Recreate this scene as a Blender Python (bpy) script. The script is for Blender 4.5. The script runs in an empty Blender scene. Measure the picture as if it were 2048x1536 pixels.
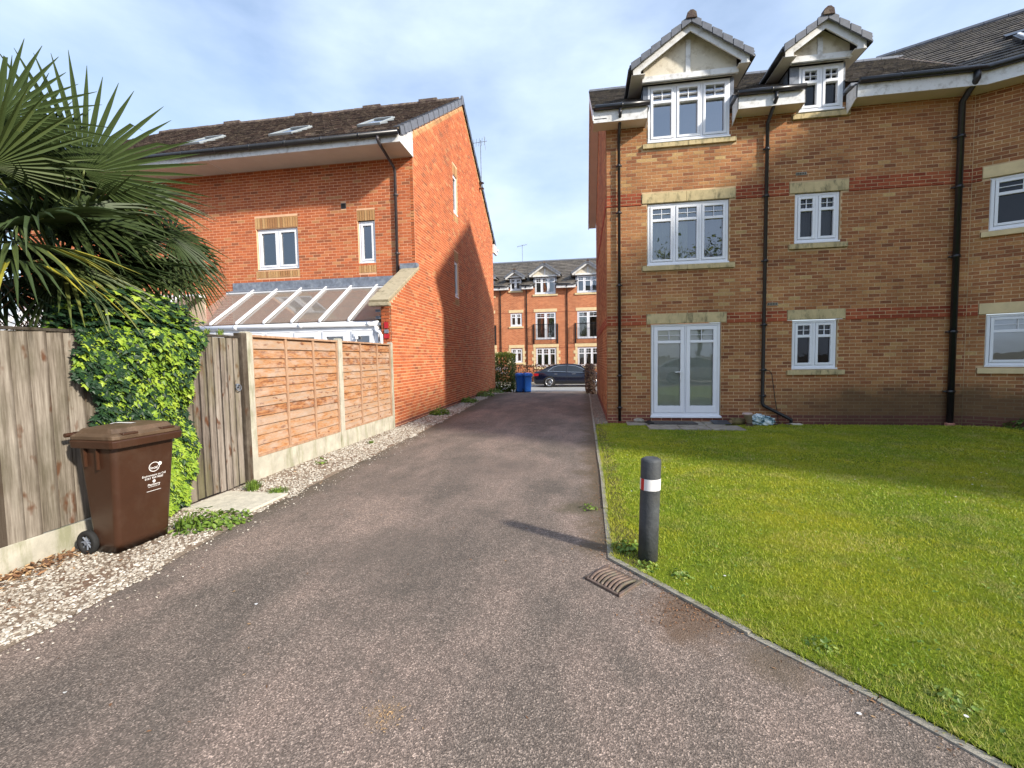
import bpy, math, random
import numpy as np
from mathutils import Matrix, Vector
random.seed(7); RNG = np.random.default_rng(7)
SC = bpy.context.scene
C = SC.collection
R = math.radians

# ------------------------------------------------------------------ camera, sky, sun, exposure
CAM_H = 1.57
FPX = 888.0 / 2048.0
CR = np.array([[0.98735853, 0.15754701, -0.01738005],
               [-0.00782531, -0.06106555, -0.99810308],
               [-0.15830947, 0.9856216, -0.05906074]])      # right, down, forward
cd = bpy.data.cameras.new('camera'); cam = bpy.data.objects.new('camera', cd); C.objects.link(cam)
cd.sensor_width = 36.0; cd.lens = FPX * 36.0; cd.clip_start = 0.05; cd.clip_end = 2000
m = Matrix.Identity(4)
for i in range(3):
    m[i][0] = CR[0][i]; m[i][1] = -CR[1][i]; m[i][2] = -CR[2][i]
m[2][3] = CAM_H
cam.matrix_world = m
SC.camera = cam

SUN = Vector((1.0, -0.545, 0.65)).normalized()
sl = bpy.data.lights.new('sun', 'SUN'); sl.energy = 4.1; sl.angle = R(3.2); sl.color = (1.0, 0.93, 0.82)
so = bpy.data.objects.new('sun', sl); C.objects.link(so)
so.rotation_euler = SUN.to_track_quat('Z', 'Y').to_euler(); so.location = (20, -11, 13)

world = bpy.data.worlds.new('World'); SC.world = world; world.use_nodes = True
wn = world.node_tree; wn.nodes.clear()
def N(t, ty, **kw):
    n = t.nodes.new(ty)
    for k, v in kw.items(): setattr(n, k, v)
    return n
bg = N(wn, 'ShaderNodeBackground'); wo = N(wn, 'ShaderNodeOutputWorld')
sky = N(wn, 'ShaderNodeTexSky', sky_type='NISHITA'); sky.sun_disc = False
sky.sun_elevation = math.asin(SUN.z); sky.sun_rotation = math.atan2(SUN.x, SUN.y)
sky.air_density = 1.2; sky.dust_density = 1.5; sky.ozone_density = 2.0
tc = N(wn, 'ShaderNodeTexCoord'); mp = N(wn, 'ShaderNodeMapping'); mp.inputs['Scale'].default_value = (1.0, 1.0, 2.3)
mp.inputs['Rotation'].default_value = (0, 0, R(25))
n1 = N(wn, 'ShaderNodeTexNoise'); n1.inputs['Scale'].default_value = 1.7; n1.inputs['Detail'].default_value = 7; n1.inputs['Roughness'].default_value = 0.52
n2 = N(wn, 'ShaderNodeTexNoise'); n2.inputs['Scale'].default_value = 3.1; n2.inputs['Detail'].default_value = 6; n2.inputs['Roughness'].default_value = 0.55
r1 = N(wn, 'ShaderNodeValToRGB'); r1.color_ramp.elements[0].position = 0.36; r1.color_ramp.elements[1].position = 0.62
r1.color_ramp.elements[0].color = (0.2, 0.2, 0.2, 1); r1.color_ramp.elements[1].color = (0.92, 0.92, 0.92, 1)
r2 = N(wn, 'ShaderNodeValToRGB'); r2.color_ramp.elements[0].position = 0.3; r2.color_ramp.elements[1].position = 0.66
r2.color_ramp.elements[0].color = (3.3, 4.1, 5.5, 1); r2.color_ramp.elements[1].color = (4.3, 5.1, 6.6, 1)
mx = N(wn, 'ShaderNodeMix', data_type='RGBA')
L = wn.links.new
L(tc.outputs['Generated'], mp.inputs[0]); L(mp.outputs[0], n1.inputs[0]); L(mp.outputs[0], n2.inputs[0])
L(n1.outputs[0], r1.inputs[0]); L(n2.outputs[0], r2.inputs[0])
L(r1.outputs[0], mx.inputs[0]); L(sky.outputs[0], mx.inputs[6]); L(r2.outputs[0], mx.inputs[7])
L(mx.outputs[2], bg.inputs[0]); L(bg.outputs[0], wo.inputs[0])
bg.inputs[1].default_value = 0.14
SC.view_settings.view_transform = 'Standard'; SC.view_settings.look = 'None'
SC.view_settings.exposure = 0.70; SC.view_settings.gamma = 1.0
try: SC.view_settings.use_curve_mapping = False
except Exception: pass
SC.render.engine = 'CYCLES'
SC.cycles.max_bounces = 6; SC.cycles.transparent_max_bounces = 12; SC.cycles.caustics_reflective = False
SC.cycles.caustics_refractive = False; SC.cycles.use_denoising = True

# ------------------------------------------------------------------ helpers
def to_px(P):
    P = np.asarray(P, float).reshape(-1, 3) - np.array([0, 0, CAM_H])
    c = P @ CR.T
    z = np.maximum(c[:, 2], 1e-3)
    return np.stack([888 * c[:, 0] / z + 1024, 888 * c[:, 1] / z + 768, c[:, 2]], 1)

def tag(o, label=None, cat=None, group=None, kind=None):
    if label: o['label'] = label
    if cat: o['category'] = cat
    if group: o['group'] = group
    if kind: o['kind'] = kind
    return o
def empty(name, loc, label=None, cat=None, group=None, rz=0.0):
    o = bpy.data.objects.new(name, None); C.objects.link(o)
    o.location = loc; o.rotation_euler = (0, 0, rz); o.empty_display_size = 0.1
    return tag(o, label, cat, group)
def root_of(o):
    while o.parent: o = o.parent
    return o
def copy_tree(o, parent=None):
    c = o.copy(); C.objects.link(c)
    if parent: c.parent = parent
    for ch in list(o.children): copy_tree(ch, c)
    return c

class Fr:
    """wall frame: s along the wall, d outwards, z up"""
    def __init__(self, ox, oy, ux, uy):
        n = math.hypot(ux, uy); self.o = np.array([ox, oy, 0.0]); self.u = np.array([ux / n, uy / n, 0.0])
        self.n = np.array([self.u[1], -self.u[0], 0.0])
    def p(self, s, d, z): return self.o + self.u * s + self.n * d + np.array([0, 0, z])
W0 = Fr(0, 0, 1, 0)      # s = x, d = -y

BOXF = [(0, 3, 2, 1), (4, 5, 6, 7), (0, 1, 5, 4), (1, 2, 6, 5), (2, 3, 7, 6), (3, 0, 4, 7)]
class MB:
    def __init__(self): self.v = []; self.f = []; self.m = []; self.t = []; self.n = 0
    def add(self, vs, fs, mi=0, tone=0.5):
        b = self.n
        self.v += [tuple(map(float, p)) for p in vs]; self.n += len(vs)
        for f in fs: self.f.append(tuple(b + i for i in f)); self.m.append(mi); self.t.append(tone)
        return self
    def hexa(self, p8, mi=0, tone=0.5): return self.add(p8, BOXF, mi, tone)
    def box(self, x0, x1, y0, y1, z0, z1, mi=0, tone=0.5):
        return self.hexa([(x0, y0, z0), (x1, y0, z0), (x1, y1, z0), (x0, y1, z0), (x0, y0, z1), (x1, y0, z1), (x1, y1, z1), (x0, y1, z1)], mi, tone)
    def fbox(self, F, s0, s1, d0, d1, z0, z1, mi=0, tone=0.5):
        return self.hexa([F.p(s0, d1, z0), F.p(s1, d1, z0), F.p(s1, d0, z0), F.p(s0, d0, z0), F.p(s0, d1, z1), F.p(s1, d1, z1), F.p(s1, d0, z1), F.p(s0, d0, z1)], mi, tone)
    def prism(self, A, B, mi=0, tone=0.5):
        """two matching polygons A and B joined"""
        n = len(A)
        fs = [tuple(range(n))[::-1], tuple(range(n, 2 * n))] + [(i, (i + 1) % n, n + (i + 1) % n, n + i) for i in range(n)]
        return self.add(list(A) + list(B), fs, mi, tone)
    def fprism(self, F, poly, d0, d1, mi=0, tone=0.5):
        return self.prism([F.p(s, d1, z) for s, z in poly], [F.p(s, d0, z) for s, z in poly], mi, tone)
    def tube(self, pts, r, n=10, mi=0, cap=True, tone=0.5):
        pts = [np.array(p, float) for p in pts]
        if not hasattr(r, '__len__'): r = [r] * len(pts)
        rings = []
        t0 = pts[1] - pts[0]; t0 /= np.linalg.norm(t0)
        a = np.cross(t0, [0, 0, 1.0])
        if np.linalg.norm(a) < 1e-3: a = np.cross(t0, [0, 1.0, 0])
        a /= np.linalg.norm(a)
        for i, p in enumerate(pts):
            if i == 0: t = pts[1] - pts[0]
            elif i == len(pts) - 1: t = pts[-1] - pts[-2]
            else:
                t = (pts[i + 1] - p) / max(np.linalg.norm(pts[i + 1] - p), 1e-9) + (p - pts[i - 1]) / max(np.linalg.norm(p - pts[i - 1]), 1e-9)
            t = t / np.linalg.norm(t)
            a = a - t * (a @ t); a /= np.linalg.norm(a); b = np.cross(t, a)
            rings.append([p + r[i] * (math.cos(2 * math.pi * k / n) * a + math.sin(2 * math.pi * k / n) * b) for k in range(n)])
        vs = [q for rg in rings for q in rg]; fs = []
        for i in range(len(pts) - 1):
            for k in range(n):
                k2 = (k + 1) % n; fs.append((i * n + k, i * n + k2, (i + 1) * n + k2, (i + 1) * n + k))
        if cap: fs.append(tuple(range(n))[::-1]); fs.append(tuple((len(pts) - 1) * n + k for k in range(n)))
        return self.add(vs, fs, mi, tone)
    def disc_stack(self, cx, cy, prof, n=20, mi=0, tilt=(0, 0)):
        """lathe about a vertical axis; prof = [(r, z)]"""
        vs = []
        for r, z in prof:
            for k in range(n):
                vs.append((cx + tilt[0] * z + r * math.cos(2 * math.pi * k / n), cy + tilt[1] * z + r * math.sin(2 * math.pi * k / n), z))
        fs = []
        for i in range(len(prof) - 1):
            for k in range(n): k2 = (k + 1) % n; fs.append((i * n + k, i * n + k2, (i + 1) * n + k2, (i + 1) * n + k))
        fs.append(tuple(range(n))[::-1]); fs.append(tuple((len(prof) - 1) * n + k for k in range(n)))
        return self.add(vs, fs, mi)
    def build(self, name, mats, parent=None, smooth=False, bevel=0.0, **tg):
        return mesh_obj(name, np.array(self.v, float).reshape(-1, 3), self.f, mats, parent, smooth, self.m, self.t, bevel, **tg)

def _each(self, name, mats, parent=None, **kw):
    """one object per connected piece"""
    par = list(range(self.n))
    def find(i):
        while par[i] != i: par[i] = par[par[i]]; i = par[i]
        return i
    for f in self.f:
        a = find(f[0])
        for q in f[1:]: par[find(q)] = a
    groups = {}
    for i, f in enumerate(self.f): groups.setdefault(find(f[0]), []).append(i)
    o = None
    for idx in groups.values():
        g = MB(); vi = sorted({q for i in idx for q in self.f[i]}); mp_ = {q: k for k, q in enumerate(vi)}
        g.v = [self.v[q] for q in vi]; g.n = len(vi); g.f = [tuple(mp_[q] for q in self.f[i]) for i in idx]; g.m = [self.m[i] for i in idx]; g.t = [self.t[i] for i in idx]
        o = g.build(name, mats, parent, **kw)
    return o
MB.each = _each
def mesh_obj(name, V, F, mats, parent=None, smooth=False, mi=None, tone=None, bevel=0.0, loc=None, **tg):
    me = bpy.data.meshes.new(name)
    if not isinstance(mats, (list, tuple)): mats = [mats]
    off = np.zeros(3)
    if parent is not None: off = np.array(root_of(parent).location)
    elif loc is not None: off = np.array(loc, float)
    V = np.asarray(V, float) - off
    if isinstance(F, np.ndarray):
        nf, k = F.shape
        me.vertices.add(len(V)); me.vertices.foreach_set('co', V.astype(np.float32).ravel())
        me.loops.add(nf * k); me.loops.foreach_set('vertex_index', F.astype(np.int32).ravel())
        me.polygons.add(nf); me.polygons.foreach_set('loop_start', np.arange(0, nf * k, k, dtype=np.int32))
        me.update(calc_edges=True)
    else:
        me.from_pydata([tuple(v) for v in V], [], F)
    for mt in mats: me.materials.append(mt)
    if mi is not None and len(me.polygons): me.polygons.foreach_set('material_index', np.asarray(mi, np.int32))
    if tone is not None and len(me.polygons):
        a = me.attributes.new('tone', 'FLOAT', 'FACE'); a.data.foreach_set('value', np.asarray(tone, np.float32))
    me.polygons.foreach_set('use_smooth', [bool(smooth)] * len(me.polygons)); me.update()
    o = bpy.data.objects.new(name, me); C.objects.link(o)
    if parent is not None: o.parent = parent
    elif loc is not None: o.location = loc
    if bevel > 0:
        b = o.modifiers.new('bevel', 'BEVEL'); b.width = bevel; b.segments = 2; b.limit_method = 'ANGLE'; b.angle_limit = R(40)
    return tag(o, **tg)

def pieces(parent, name, mats, T, items, nobj=300, groupby=None):
    """T = (verts, faces) template; items = [(4x4 matrix, material index, tone)]. The nobj that show largest become
    objects sharing meshes, the rest one joined part."""
    if not items: return
    TV = np.array(T[0], float); TF = np.array(T[1], int)
    Ms = np.array([i[0] for i in items]); ks = np.array([i[1] for i in items]); tn = np.array([i[2] for i in items])
    cen = Ms[:, :3, :3] @ TV.mean(0) + Ms[:, :3, 3]
    px = to_px(cen)
    sz = np.linalg.norm(Ms[:, :3, 0], axis=1) * np.linalg.norm(Ms[:, :3, 2], axis=1) * np.abs(TV).max() ** 2
    inv = (px[:, 0] > -10) & (px[:, 0] < 2058) & (px[:, 1] > -10) & (px[:, 1] < 1546) & (px[:, 2] > 0)
    score = np.where(inv, sz / np.maximum(px[:, 2], .1) ** 2, -1)
    order = np.argsort(-score)
    one = [i for i in order[:nobj] if score[i] > 0]; rest = np.setdiff1d(np.arange(len(items)), one)
    if len(Ms) and nobj:
        # keep the axes square so that objects and joined pieces agree
        for i in one:
            ln = [np.linalg.norm(Ms[i][:3, j]) for j in range(3)]; od = np.argsort(ln)[::-1]; q = []
            for j in od:
                v = Ms[i][:3, j].copy()
                for w_ in q: v -= w_ * (v @ w_)
                v /= np.linalg.norm(v); q.append(v); Ms[i][:3, j] = v * ln[j]
    base = np.array(root_of(parent).location)
    pool = {}
    for i in one:
        key = (int(ks[i]), int(tn[i] * 8))
        if key not in pool:
            me = bpy.data.meshes.new(name); me.from_pydata([tuple(v) for v in TV], [], [tuple(int(q) for q in f) for f in TF])
            me.materials.append(mats[key[0]])
            a = me.attributes.new('tone', 'FLOAT', 'FACE'); a.data.foreach_set('value', np.full(len(TF), (key[1] + .5) / 8, np.float32))
            me.polygons.foreach_set('use_smooth', [False] * len(me.polygons)); me.update(); pool[key] = me
        o = bpy.data.objects.new(name, pool[key]); C.objects.link(o); o.parent = parent
        M = Ms[i].copy(); M[:3, 3] -= base
        o.matrix_local = Matrix(M.tolist())
    if len(rest):
        A = Ms[rest]
        V = np.einsum('nij,kj->nki', A[:, :3, :3], TV) + A[:, None, :3, 3]
        nV = len(TV); F = (TF[None] + (np.arange(len(rest)) * nV)[:, None, None]).reshape(-1, TF.shape[1])
        mesh_obj(name, V.reshape(-1, 3), F, mats, parent, False, np.repeat(ks[rest], len(TF)), np.repeat(tn[rest], len(TF)), kind='stuff')

# ------------------------------------------------------------------ materials
def mat(name): 
    mt = bpy.data.materials.new(name); mt.use_nodes = True; t = mt.node_tree; t.nodes.clear()
    p = N(t, 'ShaderNodeBsdfPrincipled'); o = N(t, 'ShaderNodeOutputMaterial'); t.links.new(p.outputs[0], o.inputs[0])
    return mt, t, p
def geo(t): return N(t, 'ShaderNodeNewGeometry').outputs['Position']
def objc(t): return N(t, 'ShaderNodeTexCoord').outputs['Object']
def noise(t, co, scale, detail=3, rough=.55, st=None, rot=None):
    if st is not None or rot is not None:
        mpn = N(t, 'ShaderNodeMapping'); mpn.inputs['Scale'].default_value = st or (1, 1, 1)
        if rot: mpn.inputs['Rotation'].default_value = rot
        t.links.new(co, mpn.inputs[0]); co = mpn.outputs[0]
    n = N(t, 'ShaderNodeTexNoise'); n.inputs['Scale'].default_value = scale; n.inputs['Detail'].default_value = detail; n.inputs['Roughness'].default_value = rough
    t.links.new(co, n.inputs[0]); return n.outputs[0]
def ramp(t, fac, stops):
    r = N(t, 'ShaderNodeValToRGB'); e = r.color_ramp.elements
    while len(e) < len(stops): e.new(0.5)
    for i, (p, c) in enumerate(stops):
        e[i].position = p; e[i].color = (c[0], c[1], c[2], 1) if hasattr(c, '__len__') else (c, c, c, 1)
    t.links.new(fac, r.inputs[0]); return r.outputs[0]
def mixc(t, fac, a, b, mode='MIX'):
    n = N(t, 'ShaderNodeMix', data_type='RGBA'); n.blend_type = mode
    for sock, v in ((0, fac), (6, a), (7, b)):
        if hasattr(v, 'links') or hasattr(v, 'is_output'): t.links.new(v, n.inputs[sock])
        elif sock == 0: n.inputs[0].default_value = v
        else: n.inputs[sock].default_value = (v[0], v[1], v[2], 1)
    return n.outputs[2]
def attr(t, nm='tone'): return N(t, 'ShaderNodeAttribute', attribute_name=nm).outputs['Fac']
def bump(t, p, h, strength=.3, dist=.01):
    b = N(t, 'ShaderNodeBump'); b.inputs['Strength'].default_value = strength; b.inputs['Distance'].default_value = dist
    t.links.new(h, b.inputs['Height']); t.links.new(b.outputs[0], p.inputs['Normal'])
def math_(t, op, a, b):
    n = N(t, 'ShaderNodeMath', operation=op)
    for i, v in enumerate((a, b)):
        if hasattr(v, 'is_output'): t.links.new(v, n.inputs[i])
        else: n.inputs[i].default_value = v
    return n.outputs[0]

def simple(name, col, rough=.6, var=.25, scale=6, spec=.5, metal=0, bmp=0.0, bscale=60, st=None, dirt=None):
    mt, t, p = mat(name); g = geo(t)
    a = tuple(c * (1 - var) for c in col); b = tuple(min(1, c * (1 + var)) for c in col)
    nz = noise(t, g, scale, 5, .6, st)
    c = ramp(t, nz, [(.3, a), (.7, b)])
    if dirt:
        c = mixc(t, ramp(t, noise(t, g, dirt[1], 6, .7, dirt[2] if len(dirt) > 2 else None), [(.5, 0), (.68, .85)]), c, dirt[0])
    t.links.new(c, p.inputs['Base Color']); p.inputs['Roughness'].default_value = rough
    p.inputs['Specular IOR Level'].default_value = spec; p.inputs['Metallic'].default_value = metal
    if bmp: bump(t, p, noise(t, g, bscale, 4, .6, st), bmp, .01)
    return mt

def damp(t, g, c, col):
    # green-black damp staining low on the wall near the inner corner
    sx = N(t, 'ShaderNodeSeparateXYZ'); t.links.new(g, sx.inputs[0])
    w = math_(t, 'ADD', math_(t, 'MULTIPLY', sx.outputs[2], .8), math_(t, 'MULTIPLY', noise(t, g, 1.1, 5, .65), -.9))
    f = ramp(t, w, [(0.0, .8), (.28, 0)]); h = ramp(t, math_(t, 'MULTIPLY', math_(t, 'ADD', sx.outputs[0], math_(t, 'MULTIPLY', noise(t, g, .7, 3), 1.5)), .1), [(.46, .12), (.66, 1)])
    return mixc(t, math_(t, 'MULTIPLY', f, h), c, col)
def brick_mat(name, stops, grain=.35, patch=(.78, 1.15), soot=None):
    mt, t, p = mat(name); g = geo(t)
    c = ramp(t, attr(t), stops)
    c = mixc(t, 1.0, c, ramp(t, noise(t, g, .55, 4, .6), [(.3, patch[0]), (.7, patch[1])]), 'MULTIPLY')
    c = mixc(t, grain, c, ramp(t, noise(t, g, 28, 5, .7), [(.3, .45), (.72, 1.35)]), 'MULTIPLY')
    if soot: c = damp(t, g, c, soot)
    t.links.new(c, p.inputs['Base Color']); p.inputs['Roughness'].default_value = .88; p.inputs['Specular IOR Level'].default_value = .25
    bump(t, p, noise(t, g, 70, 4, .7), .5, .006)
    return mt
M = {}
M['buff'] = brick_mat('buff_brick', [(0, (.24, .095, .048)), (.12, (.34, .132, .058)), (.45, (.42, .183, .076)), (.8, (.455, .207, .084)), (.96, (.49, .25, .10)), (1, (.56, .37, .16))], .5, (.72, 1.12), (.10, .065, .035))
M['band'] = brick_mat('red_band_brick', [(0, (.24, .05, .025)), (.5, (.36, .085, .038)), (1, (.45, .13, .055))], .4)
M['plinth'] = brick_mat('plinth_brick', [(0, (.17, .058, .042)), (1, (.30, .10, .068))], .5, soot=(.10, .05, .035))
M['orange'] = brick_mat('orange_brick', [(0, (.30, .105, .05)), (.10, (.42, .115, .048)), (.5, (.51, .138, .052)), (.9, (.56, .168, .064)), (1, (.50, .25, .11))], .28, (.84, 1.1))
M['soldier'] = brick_mat('yellow_soldier_brick', [(0, (.38, .19, .085)), (.5, (.50, .28, .12)), (1, (.58, .36, .17))], .35)
M['mortar_buff'] = simple('buff_mortar', (.56, .40, .235), .95, .3, 2.2, .2, bmp=.3)
M['mortar_orange'] = simple('pale_mortar', (.74, .45, .28), .95, .15, 2.0, .2, bmp=.3)
def mortar_damp(mt):
    t = mt.node_tree; p = [n for n in t.nodes if n.type == 'BSDF_PRINCIPLED'][0]; l = p.inputs['Base Color'].links[0]; c = l.from_socket
    t.links.new(damp(t, geo(t), c, (.10, .075, .04)), p.inputs['Base Color'])
mortar_damp(M['mortar_buff'])
M['stone'] = simple('cast_stone', (.55, .44, .24), .85, .14, 5, .3, bmp=.2, dirt=((.13, .12, .065), 4.0, (2.2, 2.2, .8)))
M['stone_clean'] = simple('clean_cast_stone', (.68, .54, .31), .85, .1, 5, .3, bmp=.15)
M['coping'] = simple('weathered_coping', (.40, .34, .23), .9, .25, 5, .3, bmp=.4, dirt=((.12, .10, .06), 5))
M['upvc'] = simple('white_upvc', (.80, .81, .84), .32, .03, 3, .5)
M['white'] = simple('white_paint', (.74, .74, .73), .5, .06, 4, .4, dirt=((.42, .40, .36), 6))
M['soffit'] = simple('soffit_board', (.66, .62, .56), .6, .05, 3, .3)
M['blackpipe'] = simple('black_plastic', (.018, .018, .02), .3, .2, 10, .5)
M['brownpipe'] = simple('brown_black_pipe', (.05, .042, .045), .35, .2, 10, .5)
M['render'] = simple('cream_render', (.72, .66, .54), .9, .05, 9, .2, bmp=.3, dirt=((.48, .41, .30), 5.2))
M['lead'] = simple('lead_flashing', (.16, .18, .22), .5, .35, 9, .5, bmp=.3, bscale=12, dirt=((.30, .33, .37), 5))
M['verge'] = simple('grey_verge_tile', (.13, .14, .165), .6, .2, 9, .4, bmp=.2)
M['terracotta'] = simple('terracotta', (.45, .2, .14), .7, .2, 12)
def tile_mat(name, stops, moss):
    mt, t, p = mat(name); g = geo(t)
    c = ramp(t, attr(t), stops)
    c = mixc(t, ramp(t, noise(t, g, 7, 6, .75), [(.47, 0), (.66, .9)]), c, moss)
    c = mixc(t, .5, c, ramp(t, noise(t, g, 45, 4, .7), [(.3, .5), (.7, 1.5)]), 'MULTIPLY')
    t.links.new(c, p.inputs['Base Color']); p.inputs['Roughness'].default_value = .85; p.inputs['Specular IOR Level'].default_value = .3
    bump(t, p, noise(t, g, 35, 5, .75), .9, .02)
    return mt
M['tile'] = tile_mat('mossy_roof_tile', [(0, (.05, .035, .032)), (.6, (.10, .070, .060)), (1, (.15, .10, .082))], (.26, .21, .15))
M['tile_grey'] = tile_mat('grey_brown_roof_tile', [(0, (.06, .054, .052)), (.6, (.10, .088, .08)), (1, (.14, .12, .105))], (.20, .175, .13))

def glass_mat(name, tint=(.55, .6, .6), ior=1.7, dirt=.0, rough=.01):
    mt = bpy.data.materials.new(name); mt.use_nodes = True; t = mt.node_tree; t.nodes.clear()
    o = N(t, 'ShaderNodeOutputMaterial'); mxs = N(t, 'ShaderNodeMixShader'); fr = N(t, 'ShaderNodeFresnel'); fr.inputs[0].default_value = ior
    tr = N(t, 'ShaderNodeBsdfTransparent'); tr.inputs[0].default_value = (*tint, 1)
    gl = N(t, 'ShaderNodeBsdfGlossy'); gl.inputs['Roughness'].default_value = rough; gl.inputs[0].default_value = (.92, .95, 1, 1)
    b = N(t, 'ShaderNodeBump'); b.inputs['Strength'].default_value = .06; b.inputs['Distance'].default_value = .02
    t.links.new(noise(t, geo(t), 2.5, 2), b.inputs['Height']); t.links.new(b.outputs[0], gl.inputs['Normal'])
    t.links.new(fr.outputs[0], mxs.inputs[0]); t.links.new(tr.outputs[0], mxs.inputs[1]); t.links.new(gl.outputs[0], mxs.inputs[2])
    last = mxs.outputs[0]
    if dirt:
        df = N(t, 'ShaderNodeBsdfDiffuse'); df.inputs[0].default_value = (.62, .55, .48, 1)
        m2 = N(t, 'ShaderNodeMixShader'); m2.inputs[0].default_value = dirt
        t.links.new(last, m2.inputs[1]); t.links.new(df.outputs[0], m2.inputs[2]); last = m2.outputs[0]
    t.links.new(last, o.inputs[0]); return mt
M['glass'] = glass_mat('window_glass', (.90, .94, .92), ior=2.6)
M['roofglass'] = glass_mat('bronze_roof_glass', (.80, .72, .64), 2.3, .24, .03)
M['doorglass'] = glass_mat('door_glass', (.98, .99, .98), ior=1.95)
M['glass_dark'] = glass_mat('dim_window_glass', (.55, .55, .58), 1.45)
M['mirrorglass'] = glass_mat('sky_reflecting_glass', (.5, .56, .6), 3.4)
M['room'] = simple('room_lining', (.10, .095, .09), .9, .2, 2)
M['roomlight'] = simple('pale_room_lining', (.45, .48, .5), .9, .1, 2)
M['curtain'] = simple('pale_green_curtain', (.50, .52, .38), .9, .25, 2, st=(14, 1, .4))
M['blind'] = simple('venetian_slats', (.88, .91, .82), .5, .06, 4)
M['darkcurtain'] = simple('grey_curtain', (.10, .10, .11), .9, .25, 2, st=(14, 1, .4))

# timber
def wood_mat(name, stops, st, knots=None, rough=.85, bm=.5, knotcol=(.10, .035, .012), patch=None, edge=None, var=.10):
    mt, t, p = mat(name); g = geo(t)
    oi = N(t, 'ShaderNodeObjectInfo').outputs['Random']
    cx = N(t, 'ShaderNodeCombineXYZ'); t.links.new(math_(t, 'MULTIPLY', oi, 40.0), cx.inputs[0]); t.links.new(math_(t, 'MULTIPLY', oi, 17.0), cx.inputs[2]); t.links.new(math_(t, 'MULTIPLY', oi, 29.0), cx.inputs[1])
    va = N(t, 'ShaderNodeVectorMath', operation='ADD'); t.links.new(g, va.inputs[0]); t.links.new(cx.outputs[0], va.inputs[1]); g2 = va.outputs[0]
    f = noise(t, g2, 1.0, 6, .62, st)
    f2 = noise(t, g2, 1.0, 4, .6, tuple(s * 4 for s in st))
    f = math_(t, 'ADD', math_(t, 'MULTIPLY', f, .7), math_(t, 'MULTIPLY', f2, .3))
    f = math_(t, 'ADD', f, math_(t, 'MULTIPLY', math_(t, 'SUBTRACT', oi, .5), var))
    c = ramp(t, f, stops)
    if knots:
        kn = noise(t, g2, 1.0, 3, .5, knots)
        c = mixc(t, ramp(t, kn, [(.60, 0), (.68, .9)]), c, knotcol)
    if patch: c = mixc(t, ramp(t, noise(t, g, patch[1], 5, .65, patch[2]), [(.45, 0), (.7, .8)]), c, patch[0])
    if edge:  # edges darker in colour, for overlap shadow as well as grime
        sp = N(t, 'ShaderNodeSeparateXYZ'); t.links.new(objc(t), sp.inputs[0])
        w = math_(t, 'ADD', sp.outputs[edge[0]], math_(t, 'MULTIPLY', math_(t, 'SUBTRACT', noise(t, g2, 9, 4), .5), .16))
        c = mixc(t, ramp(t, w, edge[1]), c, edge[2])
    t.links.new(c, p.inputs['Base Color']); p.inputs['Roughness'].default_value = rough; p.inputs['Specular IOR Level'].default_value = .25
    bump(t, p, f2, bm, .006)
    return mt
M['greywood'] = wood_mat('weathered_grey_timber', [(.30, (.065, .05, .036)), (.43, (.145, .12, .092)), (.56, (.24, .205, .165)), (.72, (.36, .32, .265))], (22, 22, 1.1), (9, 9, 4), patch=((.085, .075, .045), 1.6, (1, 2.2, .7)), edge=(0, [(.0, .95), (.16, .0), (.80, .0), (1.0, .8)], (.055, .04, .028)), var=.2)
M['gatewood'] = wood_mat('gate_timber', [(.30, (.06, .046, .040)), (.43, (.14, .115, .095)), (.56, (.25, .21, .175)), (.72, (.36, .315, .27))], (25, 25, 1.2), (9, 9, 4), patch=((.14, .13, .06), 1.6, (1, 2.5, .6)), edge=(0, [(.0, .95), (.14, .0), (.82, .0), (1.0, .95)], (.03, .024, .02)), var=.22)
M['lapwood'] = wood_mat('waney_lap_timber', [(.30, (.17, .070, .035)), (.40, (.34, .145, .06)), (.48, (.43, .215, .095)), (.58, (.40, .25, .155)), (.8, (.35, .27, .21))], (9, 3.2, 26), (9, 6, 16), knotcol=(.16, .055, .025), patch=((.47, .36, .285), 2.6, (1, 1.3, 3.2)), edge=(2, [(.0, .6), (.06, .0), (.76, .0), (.86, .35)], (.22, .13, .085)), var=.26)
M['battenwood'] = wood_mat('fence_batten_timber', [(.3, (.28, .15, .09)), (.6, (.47, .30, .19)), (.8, (.56, .40, .28))], (20, 20, 2))
M['fenceconc'] = simple('fence_concrete', (.47, .44, .36), .9, .18, 6, .2, bmp=.35, bscale=90, dirt=((.25, .25, .15), 2.0, (1, 3.5, .7)))

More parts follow.
